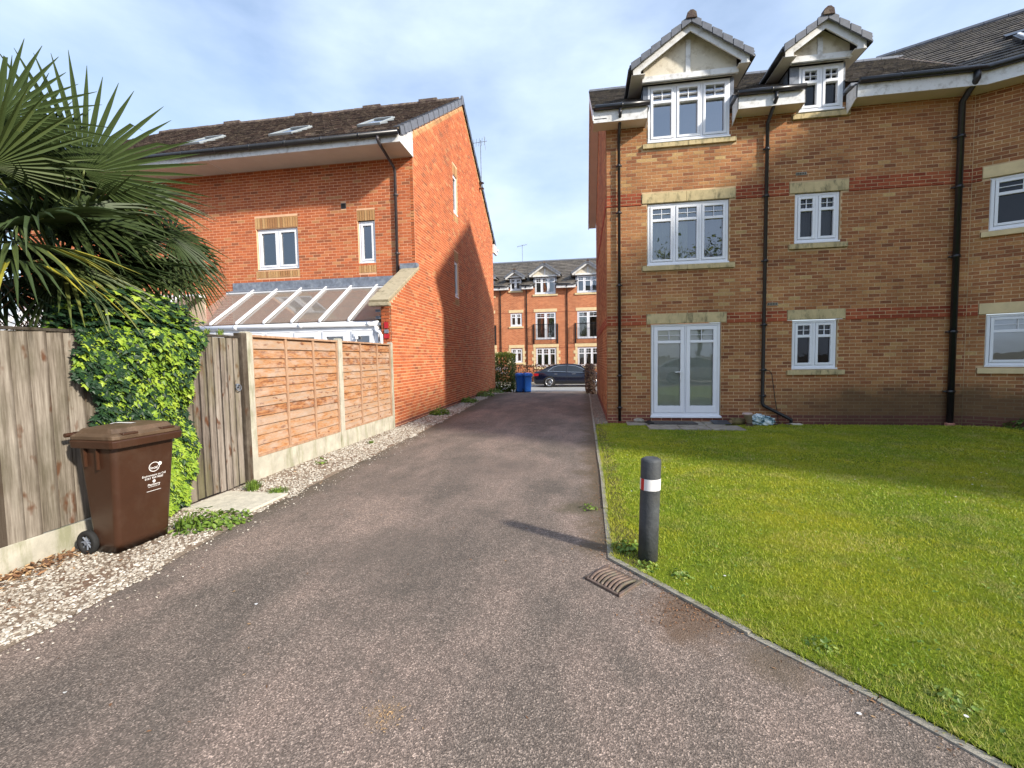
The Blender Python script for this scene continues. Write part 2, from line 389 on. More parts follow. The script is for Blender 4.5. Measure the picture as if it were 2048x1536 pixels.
# ground materials
def asphalt():
    mt, t, p = mat('red_brown_asphalt'); g = geo(t)
    big = ramp(t, noise(t, g, 1.0, 6, .62, (1.1, .42, 1)), [(.30, (.115, .096, .080)), (.45, (.172, .137, .112)), (.58, (.240, .182, .148)), (.72, (.300, .222, .178))])
    v = N(t, 'ShaderNodeTexVoronoi'); v.inputs['Scale'].default_value = 165; t.links.new(g, v.inputs[0])
    sx = N(t, 'ShaderNodeSeparateColor'); t.links.new(v.outputs['Color'], sx.inputs[0])
    sp = ramp(t, sx.outputs[0], [(0, .38), (.5, .78), (.8, 1.25), (.93, 1.9), (1, 2.7)])
    c = mixc(t, .8, big, sp, 'MULTIPLY')
    c = mixc(t, .5, c, ramp(t, noise(t, g, 22, 5, .75), [(.35, .6), (.65, 1.3)]), 'MULTIPLY')
    c = mixc(t, ramp(t, noise(t, g, 1.3, 6, .7), [(.50, 0), (.66, .55)]), c, (.078, .068, .056))
    sep = N(t, 'ShaderNodeSeparateXYZ'); t.links.new(g, sep.inputs[0]); X, Y = sep.outputs[0], sep.outputs[1]
    nz = noise(t, g, 2.6, 6, .72)
    # silt and moss along the left edge, along the straight kerb and in the corner past the grate
    e1 = math_(t, 'ADD', X, math_(t, 'MULTIPLY', nz, .9))
    c = mixc(t, ramp(t, math_(t, 'ADD', e1, 3.2), [(.12, .8), (.52, 0)]), c, (.085, .068, .040))
    up = ramp(t, math_(t, 'MULTIPLY', math_(t, 'SUBTRACT', Y, 3.3), .8), [(0, 0), (.25, 1)])
    k = ramp(t, e1, [(.36, 0), (.60, .8)])
    c = mixc(t, math_(t, 'MULTIPLY', up, k), c, (.10, .072, .040))
    def spot(cx, cy, r_, col, amt):
        nonlocal c
        d = math_(t, 'ADD', math_(t, 'POWER', math_(t, 'SUBTRACT', X, cx), 2.0), math_(t, 'POWER', math_(t, 'SUBTRACT', Y, cy), 2.0))
        d = math_(t, 'ADD', math_(t, 'SQRT', d, 0), math_(t, 'MULTIPLY', math_(t, 'SUBTRACT', nz, .5), r_ * 2.2))
        c = mixc(t, ramp(t, math_(t, 'DIVIDE', d, r_), [(.45, amt), (1.0, 0)]), c, col)
    spot(.62, 2.70, .30, (.12, .075, .045), .75); spot(.95, 2.35, .22, (.11, .08, .05), .6); spot(-.05, 4.6, .26, (.075, .065, .035), .7)
    spot(-.88, 1.76, .10, (.26, .19, .13), .4); spot(-1.6, 3.4, .6, (.10, .085, .07), .45); spot(-1.2, 6.2, .8, (.11, .09, .075), .45); spot(-2.4, 5.2, .45, (.10, .085, .07), .4)
    t.links.new(c, p.inputs['Base Color']); p.inputs['Roughness'].default_value = .82; p.inputs['Specular IOR Level'].default_value = .35
    bump(t, p, v.outputs['Distance'], .55, .005)
    return mt
M['asphalt'] = asphalt()
M['soil'] = simple('bare_soil', (.10, .07, .045), .95, .4, 9, .2, bmp=.8, bscale=30)
def lawn_base():
    mt, t, p = mat('lawn_turf'); g = geo(t)
    c = ramp(t, noise(t, g, .8, 5, .65), [(.35, (.13, .20, .018)), (.5, (.22, .29, .02)), (.66, (.33, .35, .03))])
    c = mixc(t, .6, c, ramp(t, noise(t, g, 60, 4, .8), [(.3, .35), (.7, 1.5)]), 'MULTIPLY')
    sep = N(t, 'ShaderNodeSeparateXYZ'); t.links.new(g, sep.inputs[0])
    e = math_(t, 'SUBTRACT', sep.outputs[0], math_(t, 'MULTIPLY', noise(t, g, 3, 5, .7), .9))
    c = mixc(t, ramp(t, e, [(-.25, .8), (.02, 0)]), c, (.13, .105, .05))
    t.links.new(c, p.inputs['Base Color']); p.inputs['Roughness'].default_value = .9; p.inputs['Specular IOR Level'].default_value = .15
    bump(t, p, noise(t, g, 90, 4, .8), 1.0, .03)
    return mt
M['turf'] = lawn_base()
def leaf_mat(name, stops, rough=.5, trans=.35, patch=None, spec=.4):
    mt, t, p = mat(name); g = geo(t)
    c = ramp(t, attr(t), stops)
    if patch: c = mixc(t, ramp(t, noise(t, g, patch[1], 5, .65), [(.42, 0), (.64, patch[2])]), c, patch[0])
    t.links.new(c, p.inputs['Base Color']); p.inputs['Roughness'].default_value = rough; p.inputs['Specular IOR Level'].default_value = spec
    if trans:
        o = [n for n in t.nodes if n.type == 'OUTPUT_MATERIAL'][0]
        tl = N(t, 'ShaderNodeBsdfTranslucent'); t.links.new(c, tl.inputs[0]); ms = N(t, 'ShaderNodeMixShader'); ms.inputs[0].default_value = trans
        t.links.new(p.outputs[0], ms.inputs[1]); t.links.new(tl.outputs[0], ms.inputs[2]); t.links.new(ms.outputs[0], o.inputs[0])
    return mt
M['grass'] = leaf_mat('grass_blade', [(0, (.13, .22, .016)), (.45, (.26, .36, .022)), (.8, (.42, .48, .045)), (.96, (.52, .48, .10)), (1, (.62, .54, .28))], .6, .35, ((.52, .49, .035), .7, .8))
def vary(mt, spots):
    t = mt.node_tree; p = [n for n in t.nodes if n.type == 'BSDF_PRINCIPLED'][0]; l = p.inputs['Base Color'].links[0]; c = l.from_socket; g = geo(t)
    for sc_, lo, hi, amt, col in spots: c = mixc(t, ramp(t, noise(t, g, sc_, 5, .68), [(lo, 0), (hi, amt)]), c, col)
    t.links.new(c, p.inputs['Base Color'])
    for n in t.nodes:
        if n.type == 'BSDF_TRANSLUCENT': t.links.new(c, n.inputs[0])
vary(M['grass'], [(2.1, .52, .70, .65, (.50, .44, .17)), (1.35, .54, .70, .55, (.10, .19, .02)), (5.5, .56, .72, .5, (.44, .34, .16))])
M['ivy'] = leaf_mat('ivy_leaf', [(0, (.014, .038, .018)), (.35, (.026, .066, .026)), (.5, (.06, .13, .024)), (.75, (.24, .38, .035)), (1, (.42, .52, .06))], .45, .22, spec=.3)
M['palm'] = leaf_mat('palm_leaf', [(0, (.018, .036, .012)), (.4, (.058, .085, .026)), (.7, (.13, .16, .048)), (.85, (.34, .30, .03)), (1, (.62, .42, .03))], .5, .14, spec=.35)
M['hedge'] = leaf_mat('hedge_leaf', [(0, (.03, .06, .015)), (.5, (.10, .16, .025)), (1, (.42, .44, .04))], .5, .25)
M['beech'] = leaf_mat('beech_leaf', [(0, (.03, .016, .012)), (.5, (.14, .07, .04)), (.9, (.30, .16, .09)), (1, (.12, .16, .03))], .6, .2)
M['weed'] = leaf_mat('weed_leaf', [(0, (.07, .14, .02)), (.6, (.19, .29, .04)), (1, (.38, .42, .12))], .5, .25)
M['litter'] = leaf_mat('dry_litter', [(0, (.08, .04, .022)), (.5, (.25, .125, .06)), (1, (.44, .29, .15))], .8, .0)
M['bark'] = simple('bark', (.10, .07, .045), .95, .4, 12, .2, bmp=.8, bscale=30)
M['fibre'] = simple('palm_fibre', (.22, .12, .06), .95, .5, 14, .2, bmp=1, bscale=40, st=(1, 1, .3))
def stone_mat():
    mt, t, p = mat('limestone_chippings')
    c = ramp(t, attr(t), [(0, (.12, .09, .065)), (.3, (.27, .22, .17)), (.65, (.41, .365, .30)), (1, (.66, .63, .56))])
    t.links.new(c, p.inputs['Base Color']); p.inputs['Roughness'].default_value = .8
    return mt
M['chips'] = stone_mat()
M['gravelbase'] = simple('gravel_bed', (.27, .21, .155), .95, .45, 40, .2, bmp=1, bscale=120, dirt=((.17, .09, .055), 2.4))
M['kerb'] = simple('kerb_concrete', (.30, .275, .225), .9, .3, 9, .2, bmp=.5, bscale=80, dirt=((.12, .11, .06), 4.5))
M['slab'] = simple('paving_slab', (.33, .30, .25), .9, .2, 8, .2, bmp=.4, dirt=((.16, .14, .09), 3.5))
M['threshold'] = simple('pale_threshold_concrete', (.56, .52, .42), .9, .2, 12, .2, bmp=.8, bscale=45)
M['road'] = simple('pale_road', (.30, .30, .29), .9, .12, 3, .2, bmp=.2)
M['iron'] = simple('rusty_cast_iron', (.17, .12, .095), .6, .25, 25, .5, .3, bmp=.4, dirt=((.10, .11, .07), 9))
M['dark'] = simple('painted_dark', (.006, .006, .006), .9, .1, 5)  # flat black painted in where openings would lie in shade

# ------------------------------------------------------------------ polygons helpers
def inpoly(x, y, P):
    P = np.asarray(P); c = np.zeros(len(x), bool); j = len(P) - 1
    for i in range(len(P)):
        xi, yi = P[i]; xj, yj = P[j]
        with np.errstate(divide='ignore', invalid='ignore'):
            k = ((yi > y) != (yj > y)) & (x < (xj - xi) * (y - yi) / (yj - yi + 1e-12) + xi)
        c ^= k; j = i
    return c
def gz(y):
    """ground falls 0.3 m to the street beyond the houses"""
    return -0.30 * np.clip((np.asarray(y, float) - 19.0) / 5.2, 0, 1)
def strip_sheet(name, rows, mat_, dz, **tg):
    """rows = [(y, x0, x1)]; sheet following the ground profile"""
    ys = sorted(set([r[0] for r in rows]) | {19.0, 24.2})
    ys = [y for y in ys if rows[0][0] <= y <= rows[-1][0]]
    V = []; F = []
    yr = [r[0] for r in rows]
    for y in ys:
        a = np.interp(y, yr, [r[1] for r in rows]); b = np.interp(y, yr, [r[2] for r in rows])
        V += [(a, y, float(gz(y)) + dz), (b, y, float(gz(y)) + dz)]
    for i in range(len(ys) - 1): F.append((2 * i, 2 * i + 1, 2 * i + 3, 2 * i + 2))
    return mesh_obj(name, V, F, mat_, **tg)

# ------------------------------------------------------------------ ground, drive, road
strip_sheet('ground', [(-300, -400, 400), (19.0, -400, 400), (24.2, -400, 400), (500, -400, 400)], M['soil'], -.035, kind='structure')
LEFT = [(-12, -3.15), (2.4, -3.2), (4.3, -3.40), (9.4, -3.48), (18.5, -3.82), (20.3, -3.4), (24.2, -3.3)]
KERB = [(0.26, 20.0), (0.24, 10.0), (0.233, 5.7), (0.20, 3.43), (0.91, 2.57), (1.31, 2.15), (1.62, 1.76), (2.6, .6), (4.2, -1.4), (4.3, -12)]
def kx(y):
    ks = sorted(KERB, key=lambda k: k[1]); return float(np.interp(y, [k[1] for k in ks], [k[0] for k in ks]))
def lx(y): return float(np.interp(y, [a for a, b in LEFT], [b for a, b in LEFT]))
yy = sorted(set([a for a, b in LEFT] + [k[1] for k in KERB] + [20.0, 22.0]))

drive = strip_sheet('drive', [(y, lx(y) - .03, kx(y) + (0 if y < 20 else .0)) for y in yy], M['asphalt'], 0.0, kind='structure')
strip_sheet('gravel_bed', [(y, -4.32, lx(y) + .02) for y in [-12, 2.4, 4.3, 9.4, 18.5, 20.3]], M['gravelbase'], .004, kind='structure')
LAWN = [(kx(y) + .03, y) for y in (-1.4, .6, 1.76, 2.15, 2.57, 3.43, 5.7, 10.3)] + [(.5, 10.5), (7.95, 10.45), (20, 4.1), (20, -1.4)]
mesh_obj('lawn', [(x, y, .012 if y < 8.5 else .004) for x, y in LAWN], [tuple(range(len(LAWN)))], M['turf'], kind='structure')
mesh_obj('side_path', [(.27, 10.35, .008), (.56, 10.35, .008), (.56, 18.6, .008), (.27, 18.6, .008)], [(0, 1, 2, 3)], M['gravelbase'], kind='structure')
MB().box(-60, 60, 24.2, 30.2, -.36, -.296).build('road', M['road'], kind='structure')
MB().box(-60, 60, 30.2, 33.0, -.36, -.18).build('pavement', M['slab'], kind='structure')

# kerb stones
kb = empty('kerb', (0.24, 8, 0)); kb['kind'] = 'structure'
kitems = []
KT = ([(0, -.5, 0), (1, -.5, 0), (1, .5, 0), (0, .5, 0), (0, -.36, 1), (1, -.36, 1), (1, .36, 1), (0, .36, 1)], BOXF)
for i in range(len(KERB) - 1):
    a = np.array(KERB[i]); b = np.array(KERB[i + 1]); Ln = np.linalg.norm(b - a); n = max(1, round(Ln / .91))
    for k in range(n):
        p = a + (b - a) * k / n; u = (b - a) / Ln; l = Ln / n - .008
        g0 = float(gz(p[1])); rj = random.uniform(-.004, .004)
        u2 = np.array([u[0] + random.uniform(-.006, .006), u[1], 0]); nn = np.array([-u[1], u[0], 0])
        Mx = np.eye(4); Mx[:3, 0] = u2 * l; Mx[:3, 1] = nn * .062; Mx[:3, 2] = (0, 0, .085); Mx[:3, 3] = (p[0] + rj, p[1], g0 - .072 + random.uniform(-.006, .006))
        kitems.append((Mx, 0, random.random()))
pieces(kb, 'kerb_stone', [M['kerb']], KT, kitems)

# ------------------------------------------------------------------ brickwork
BT = ([(0, 0, 0), (1, 0, 0), (1, 0, 1), (0, 0, 1), (0, 1, 0), (1, 1, 0), (1, 1, 1), (0, 1, 1)],
      [(4, 7, 6, 5), (0, 4, 5, 1), (3, 2, 6, 7), (0, 3, 7, 4), (1, 5, 6, 2)])       # y=1 is the face
def fmat(F, s0, d0, z0, ls, ld, lz):
    Mx = np.eye(4); Mx[:3, 0] = F.u * ls; Mx[:3, 1] = F.n * ld; Mx[:3, 2] = (0, 0, lz); Mx[:3, 3] = F.p(s0, d0, z0)
    return Mx
def brickwork(F, s0, s1, z0, z1, holes, kindf, tonef=None, top=None, phase=0.0, cs=.075, off=0.0, prot=.003, patches=None):
    out = []; nr = int(round((z1 - z0) / cs))
    for r in range(nr):
        za = z0 + r * cs; zb = za + cs
        xs = s0 - ((r % 2) * .1125 + phase) % .225 - .225
        blocked = [(h[0], h[1]) for h in holes if h[2] < zb - .02 and h[3] > za + .02]
        while xs < s1:
            a, b = max(xs, s0), min(xs + .225, s1); xs += .225
            segs = [(a, b)]
            for h in blocked:
                ns = []
                for (p, q) in segs:
                    if h[1] <= p or h[0] >= q: ns.append((p, q)); continue
                    if p < h[0]: ns.append((p, h[0]))
                    if q > h[1]: ns.append((h[1], q))
                segs = ns
            for (p, q) in segs:
                if q - p < .03: continue
                if top is not None and top((p + q) / 2) < zb: continue
                k = kindf((p + q) / 2, (za + zb) / 2); t = RNG.random() if tonef is None else tonef((p + q) / 2, za)
                out.append((fmat(F, p + .0065, off, za + .0065, q - p - .013, prot + RNG.random() * .002, cs - .013), k, float(np.clip(t, 0, .999))))
    return out
def soldier(F, s0, s1, z0, z1, off=.0, w=.075, k=0):
    n = int(round((s1 - s0) / w)); w = (s1 - s0) / n
    return [(fmat(F, s0 + i * w + .006, off, z0 + .006, w - .012, .005, z1 - z0 - .01), k, RNG.random()) for i in range(n)]

# ------------------------------------------------------------------ windows
def window(bld, F, s0, s1, z0, z1, lights=2, georgian=True, rec=.05, transom=.30, room=True, roommat=None, curtain=None, blind=None, glass=None, name='window', sill=True, mullion=.055, dep=.07, door=False, label=None, fixed=(), bar=.014):
    """uPVC casement: outer frame, one sash per light, top light split by bars"""
    fw = .055; gl = glass or M['glass']; rm = roommat or M['room']
    d1 = -rec; d0 = d1 - dep
    a = MB()
    a.fbox(F, s0, s0 + fw, d0, d1, z0, z1); a.fbox(F, s1 - fw, s1, d0, d1, z0, z1)
    a.fbox(F, s0 + fw, s1 - fw, d0, d1, z1 - fw, z1); a.fbox(F, s0 + fw, s1 - fw, d0, d1, z0, z0 + fw)
    w = (s1 - s0 - 2 * fw - (lights - 1) * mullion) / lights
    for i in range(1, lights):
        x = s0 + fw + i * w + (i - 1) * mullion; a.fbox(F, x, x + mullion, d0, d1 + .002, z0 + fw, z1 - fw)
    if sill: a.fbox(F, s0 - .015, s1 + .015, d0, d1 + .05, z0 - .035, z0 - .001)
    # trickle vents
    for i in range(lights):
        x = s0 + fw + i * (w + mullion)
        if i != 1 or lights == 2: a.fbox(F, x + w * .15, x + w * .85, d1, d1 + .012, z1 - .038, z1 - .02)
    win = a.build(name, M['upvc'], bld, bevel=.004, label=label)
    sw = .05 if not door else .085
    for i in range(lights):
        x = s0 + fw + i * (w + mullion); xa, xb = x + .006, x + w - .006; za, zb = z0 + fw + .006, z1 - fw - .006
        sb = MB(); sd1 = d1 + .014; sd0 = d0 + .01
        bt = sw if not door else .16
        sb.fbox(F, xa, xa + sw, sd0, sd1, za, zb); sb.fbox(F, xb - sw, xb, sd0, sd1, za, zb)
        sb.fbox(F, xa + sw, xb - sw, sd0, sd1, za, za + bt); sb.fbox(F, xa + sw, xb - sw, sd0, sd1, zb - sw, zb)
        ga, gb, gc, gd = xa + sw, xb - sw, za + bt, zb - sw
        if georgian:
            zt = z1 - (z1 - z0) * transom
            sb.fbox(F, ga, gb, sd0, sd1 + .001, zt - .03, zt + .03)
            mid = (ga + gb) / 2; mz = (zt + .03 + gd) / 2
            sb.fbox(F, mid - bar / 2, mid + bar / 2, sd0 + .02, sd1 - .012, zt + .03, gd)
            sb.fbox(F, ga, mid - bar / 2, sd0 + .02, sd1 - .012, mz - bar / 2, mz + bar / 2); sb.fbox(F, mid + bar / 2, gb, sd0 + .02, sd1 - .012, mz - bar / 2, mz + bar / 2)
        sb.build('sash', M['upvc'], win, bevel=.004)
        pd = sd0 + .025
        zs = [(gc, gd)] if not georgian else [(gc, zt - .03), (zt + .03, gd)]
        for (p, q) in zs:
            mesh_obj('pane', [F.p(ga, pd, p), F.p(gb, pd, p), F.p(gb, pd, q), F.p(ga, pd, q)], [(0, 1, 2, 3)], gl, win)
    if room:
        r = MB(); D = -.9
        P = F.p
        r.add([P(s0, d0, z0), P(s1, d0, z0), P(s1, d0, z1), P(s0, d0, z1), P(s0, D, z0), P(s1, D, z0), P(s1, D, z1), P(s0, D, z1)],
              [(4, 5, 6, 7), (0, 1, 5, 4), (3, 7, 6, 2), (0, 4, 7, 3), (1, 2, 6, 5)])
        r.build('room_lining', rm, win)
    if curtain:
        for (c0, c1, mk) in curtain:
            n = 28; V = []; Fc = []
            for i in range(n + 1):
                s = s0 + (s1 - s0) * (c0 + (c1 - c0) * i / n); d = d0 - .08 + .02 * math.sin(i * 1.9)
                V += [F.p(s, d, z0 + .03), F.p(s, d, z1 - .03)]
            for i in range(n): Fc.append((2 * i, 2 * i + 2, 2 * i + 3, 2 * i + 1))
            mesh_obj('curtain', V, Fc, M[mk], win, smooth=True)
    if blind:
        b0, b1, zb0, zb1 = blind; bl = MB(); z = zb1
        while z > zb0:
            sA, sB = s0 + (s1 - s0) * b0, s0 + (s1 - s0) * b1
            bl.hexa([F.p(sA, d0 - .012, z - .02), F.p(sB, d0 - .012, z - .02), F.p(sB, d0 - .024, z), F.p(sA, d0 - .024, z),
                     F.p(sA, d0 - .013, z - .018), F.p(sB, d0 - .013, z - .018), F.p(sB, d0 - .025, z + .002), F.p(sA, d0 - .025, z + .002)])
            z -= .024
        bl.build('blind', M['blind'], win)
    return win

def stone_block(bld, F, s0, s1, z0, z1, d0, d1, name, split=None, mt='stone'):
    cuts = [s0] + (split or []) + [s1]
    o = None
    for a, b in zip(cuts[:-1], cuts[1:]):
        o = MB().fbox(F, a + .002, b - .002, d0, d1, z0, z1).build(name, M[mt], bld, bevel=.006)
    return o

# ------------------------------------------------------------------ roof tiling
TT = ([(0, 0, 0), (1, 0, 0), (1, 1, 0), (0, 1, 0), (0, 0, 1), (1, 0, 1), (1, 1, .35), (0, 1, .35)],
      [(4, 5, 6, 7), (0, 1, 5, 4), (0, 4, 7, 3), (1, 2, 6, 5)])
def tiling(P0, u, v, Ls, St, tw=.30, g=.30, keep=None, lift=.034, mi=0, extra=.03, jit=.004):
    """tiles on the plane through P0 spanned by unit u (along the eave) and unit v (up the slope)"""
    P0 = np.array(P0, float); u = np.array(u, float); v = np.array(v, float); n = np.cross(u, v)
    if n[2] < 0: n = -n
    out = []; rows = int(math.ceil(St / g))
    for r in range(rows):
        t0 = r * g; t1 = min(t0 + g + extra, St)
        x = -((r % 2) * tw / 2)
        while x < Ls:
            a, b = max(x, 0), min(x + tw, Ls); x += tw
            if b - a < .04: continue
            if keep and not keep((a + b) / 2, (t0 + t1) / 2): continue
            Mx = np.eye(4); Mx[:3, 0] = u * (b - a - .006); Mx[:3, 1] = v * (t1 - t0)
            Mx[:3, 2] = n * (lift + RNG.random() * .012); Mx[:3, 3] = P0 + u * (a + .003) + v * (t0 + RNG.uniform(-jit, jit)) + n * .003
            out.append((Mx, mi, float(RNG.random() * .99)))
    return out

def gutter(bld, pts, r=.055, mt='blackpipe', name='gutter'):
    a = MB(); a.tube(pts, r, 10)
    for p, q in zip(pts[:-1], pts[1:]):
        p = np.array(p, float); q = np.array(q, float); n = int(np.linalg.norm(q - p) / 1.0)
        for i in range(1, n + 1):
            c = p + (q - p) * i / (n + 1); t = (q - p) / np.linalg.norm(q - p); a.tube([c - t * .02, c + t * .02], r * 1.13, 10)
    return a.build(name, M[mt], bld, smooth=True)
def downpipe(bld, pts, r=.034, mt='blackpipe', clips=(), name='drainpipe', ring=None):
    a = MB(); a.tube(pts, r, 12)
    for c in clips:
        a.tube([(c[0], c[1], c[2] - .03), (c[0], c[1], c[2] + .03)], r * 1.25, 12)
        a.box(c[0] - r * 1.9, c[0] + r * 1.9, c[1] + r * .2, c[1] + r * 1.0, c[2] - .012, c[2] + .012)
    return a.build(name, M[mt], bld, smooth=True)
# ------------------------------------------------------------------ RIGHT HOUSE (buff brick apartments)
RB = empty('apartment_building', (.565, 10.75, 0), 'buff brick three storey apartment block with two dormers on the right', 'building')
FF = Fr(0, 10.75, 1, 0)                       # front face, s = x
FG = Fr(.565, 18.6, 0, -1)                    # gable towards the drive, outward -x : s = 18.6 - y
WA = R(28); WO = (7.93, 10.75)
FW = Fr(WO[0], WO[1], math.cos(WA), -math.sin(WA))
RIDGE_Y = 14.6; EV_Y = 10.35; EV_Z = 7.02; KR = (9.78 - EV_Z) / (RIDGE_Y - EV_Y)
holesF = [(1.56, 3.10, .15, 2.30), (1.36, 3.37, 5.02, 5.25), (1.475, 3.245, 3.62, 5.03), (1.36, 3.37, 3.50, 3.635),
          (1.465, 3.215, 2.29, 2.53), (4.47, 5.64, 5.025, 5.25), (4.585, 5.49, 3.95, 5.03), (4.465, 5.635, 3.82, 3.945),
          (4.475, 5.64, 2.29, 2.52), (4.58, 5.49, 1.20, 2.30), (4.475, 5.64, 1.07, 1.18),
          (1.49, 3.22, 6.33, 8.2), (1.375, 3.37, 6.23, 6.34), (4.61, 5.47, 6.68, 8.2), (4.485, 5.62, 6.56, 6.68)]
wall = MB()
# mortar backing with the openings cut, as strips
def backing(mb, F, s0, s1, z0, z1, holes, d=-.10, mi=0):
    ss = sorted({s0, s1, *[min(max(h[0], s0), s1) for h in holes], *[min(max(h[1], s0), s1) for h in holes]})
    zs = sorted({z0, z1, *[min(max(h[2], z0), z1) for h in holes], *[min(max(h[3], z0), z1) for h in holes]})
    for a, b in zip(ss[:-1], ss[1:]):
        run = None
        for p, q in zip(zs[:-1], zs[1:]):
            cs_, cz = (a + b) / 2, (p + q) / 2
            solid = not any(h[0] < cs_ < h[1] and h[2] < cz < h[3] for h in holes)
            if solid: run = (run[0], q) if run else (p, q)
            if (not solid or q == zs[-1]) and run:
                mb.fbox(F, a, b, d, 0, run[0], run[1], mi); run = None
backing(wall, FF, .577, 7.93, -.1, 6.84, holesF)
wall.prism([FG.p(s, 0, z) for s, z in [(0, -.1), (7.848, -.1), (7.848, 6.9), (4.0, 9.55), (0, 6.9)]],
           [FG.p(s, -.10, z) for s, z in [(0, -.1), (7.74, -.1), (7.74, 6.9), (4.0, 9.55), (0, 6.9)]])
holesW = [(.27, 2.02, 3.97, 5.05), (.15, 2.15, 5.03, 5.26), (.15, 2.15, 3.84, 3.965), (.29, 2.03, 1.21, 2.30), (.175, 2.17, 2.29, 2.52), (.18, 2.17, 1.07, 1.19)]
backing(wall, FW, 0, 4.6, -.25, 6.84, holesW)
wall.build('wall', M['mortar_buff'], RB)
def kindF(s, z):
    if z < .155: return 2
    if 2.29 < z < 2.53 or 5.02 < z < 5.26: return 1
    return 0
def toneF(s, z):
    b = RNG.random()
    if 2.7 < z < 3.5 and RNG.random() < .22: b = min(.97, b + .3)
    if 2.5 < z < 3.3 and 3.0 < s < 4.9 and RNG.random() < .12: b = .995
    if 3.2 < z < 4.0 and s > 2.6 and RNG.random() < .3: b *= .35
    return b
br = brickwork(FF, .565, 7.93, -.04, 6.83, holesF, kindF, toneF)
br += brickwork(FW, .0, 4.6, -.19, 6.83, holesW, kindF, toneF, phase=.05)
br += brickwork(FG, 0, 7.85, -.04, 9.6, [], kindF, toneF, top=lambda s: 6.9 + min(s / 4.0, (7.85 - s) / 3.85) * 2.62, phase=.1)
pieces(RB, 'brick', [M['buff'], M['band'], M['plinth']], BT, br, 300)
# thin projecting course under each red band
b = MB()
for z in (2.285, 5.02):
    segs = [(.56, 1.46), (3.22, 4.47), (5.645, 7.9)] if z < 3 else [(.56, 1.355), (3.375, 4.465), (5.645, 7.9)]
    for a, c in segs: b.fbox(FF, a, c, -.01, .016, z - .012, z + .006)
    b.fbox(FG, 0, 7.86, -.01, .016, z - .012, z + .006)
b.fbox(FW, .0, .15, -.01, .016, 5.008, 5.026); b.fbox(FW, .0, .17, -.01, .016, 2.273, 2.291)
b.fbox(FW, 2.17, 4.6, -.01, .016, 5.008, 5.026); b.fbox(FW, 2.19, 4.6, -.01, .016, 2.273, 2.291)
b.each('string_course', M['band'], RB)
# windows, lintels, sills
door = window(RB, FF, 1.575, 3.09, .165, 2.285, 2, True, .035, .195, blind=(.06, .94, .25, 2.16), roommat=M['roomlight'], glass=M['doorglass'], name='french_door', door=True, mullion=.03, bar=.012, label='white french doors with closed venetian blinds')
hb = MB(); hb.fbox(FF, 2.215, 2.245, -.02, .0, .98, 1.22); hb.fbox(FF, 2.10, 2.245, 0.0, .03, 1.16, 1.185); hb.build('handle', M['upvc'], door, bevel=.004)
MB().fbox(FF, 1.55, 3.115, -.12, .05, .112, .150).build('sill', M['upvc'], door, bevel=.004)
window(RB, FF, 1.49, 3.235, 3.655, 5.015, 3, True, .035, .27, curtain=[(.04, .34, 'curtain'), (.36, .52, 'curtain')])
window(RB, FF, 1.49, 3.22, 6.375, 7.60, 3, True, -.02, .30, glass=M['mirrorglass'], roommat=M['roomlight'], dep=.1)
window(RB, FF, 4.60, 5.475, 3.985, 5.015, 2, True, .03, .33, glass=M['glass_dark'], curtain=[(.03, .97, 'darkcurtain')])
window(RB, FF, 4.595, 5.48, 1.235, 2.28, 2, True, .03, .33, glass=M['glass_dark'])
window(RB, FF, 4.61, 5.47, 6.73, 7.66, 2, True, -.02, .36, dep=.1, glass=M['glass_dark'])
window(RB, FW, .285, 2.01, 4.0, 5.02, 2, True, .03, .33, roommat=M['room'], glass=M['glass_dark'])
window(RB, FW, .305, 2.02, 1.245, 2.28, 2, True, .03, .33, blind=(.03, .97, 1.28, 2.24))
for (a, c, z0, z1, sp) in [(1.465, 3.21, 2.295, 2.525, [2.35]), (1.36, 3.37, 5.03, 5.25, [2.33]), (4.475, 5.64, 5.03, 5.25, None), (4.48, 5.635, 2.30, 2.515, None)]:
    stone_block(RB, FF, a, c, z0, z1, -.1, .02, 'lintel', sp)
for (a, c, z0, z1, sp) in [(1.365, 3.365, 3.505, 3.615, [2.35]), (4.468, 5.63, 3.83, 3.935, None), (4.48, 5.635, 1.08, 1.185, None), (1.375, 3.365, 6.235, 6.335, [2.35]), (4.49, 5.615, 6.57, 6.675, None)]:
    stone_block(RB, FF, a, c, z0, z1, -.1, .06, 'sill', sp)
for (a, c, z0, z1) in [(.15, 2.15, 5.035, 5.26), (.18, 2.17, 2.295, 2.515)]: stone_block(RB, FW, a, c, z0, z1, -.1, .02, 'lintel', None, 'stone_clean')
for (a, c, z0, z1) in [(.155, 2.15, 3.85, 3.955), (.185, 2.17, 1.075, 1.185)]: stone_block(RB, FW, a, c, z0, z1, -.1, .06, 'sill', None, 'stone_clean')
# airbricks
for (s, z) in ((4.70, 5.44), (4.17, 2.66)):
    v = MB().fbox(FF, s - .11, s + .11, -.01, .012, z - .032, z + .032, 0)
    for k in range(6): v.fbox(FF, s - .095 + k * .033, s - .080 + k * .033, .012, .016, z - .018, z + .018, 1)
    v.build('air_vent', [M['kerb'], M['dark']], RB)
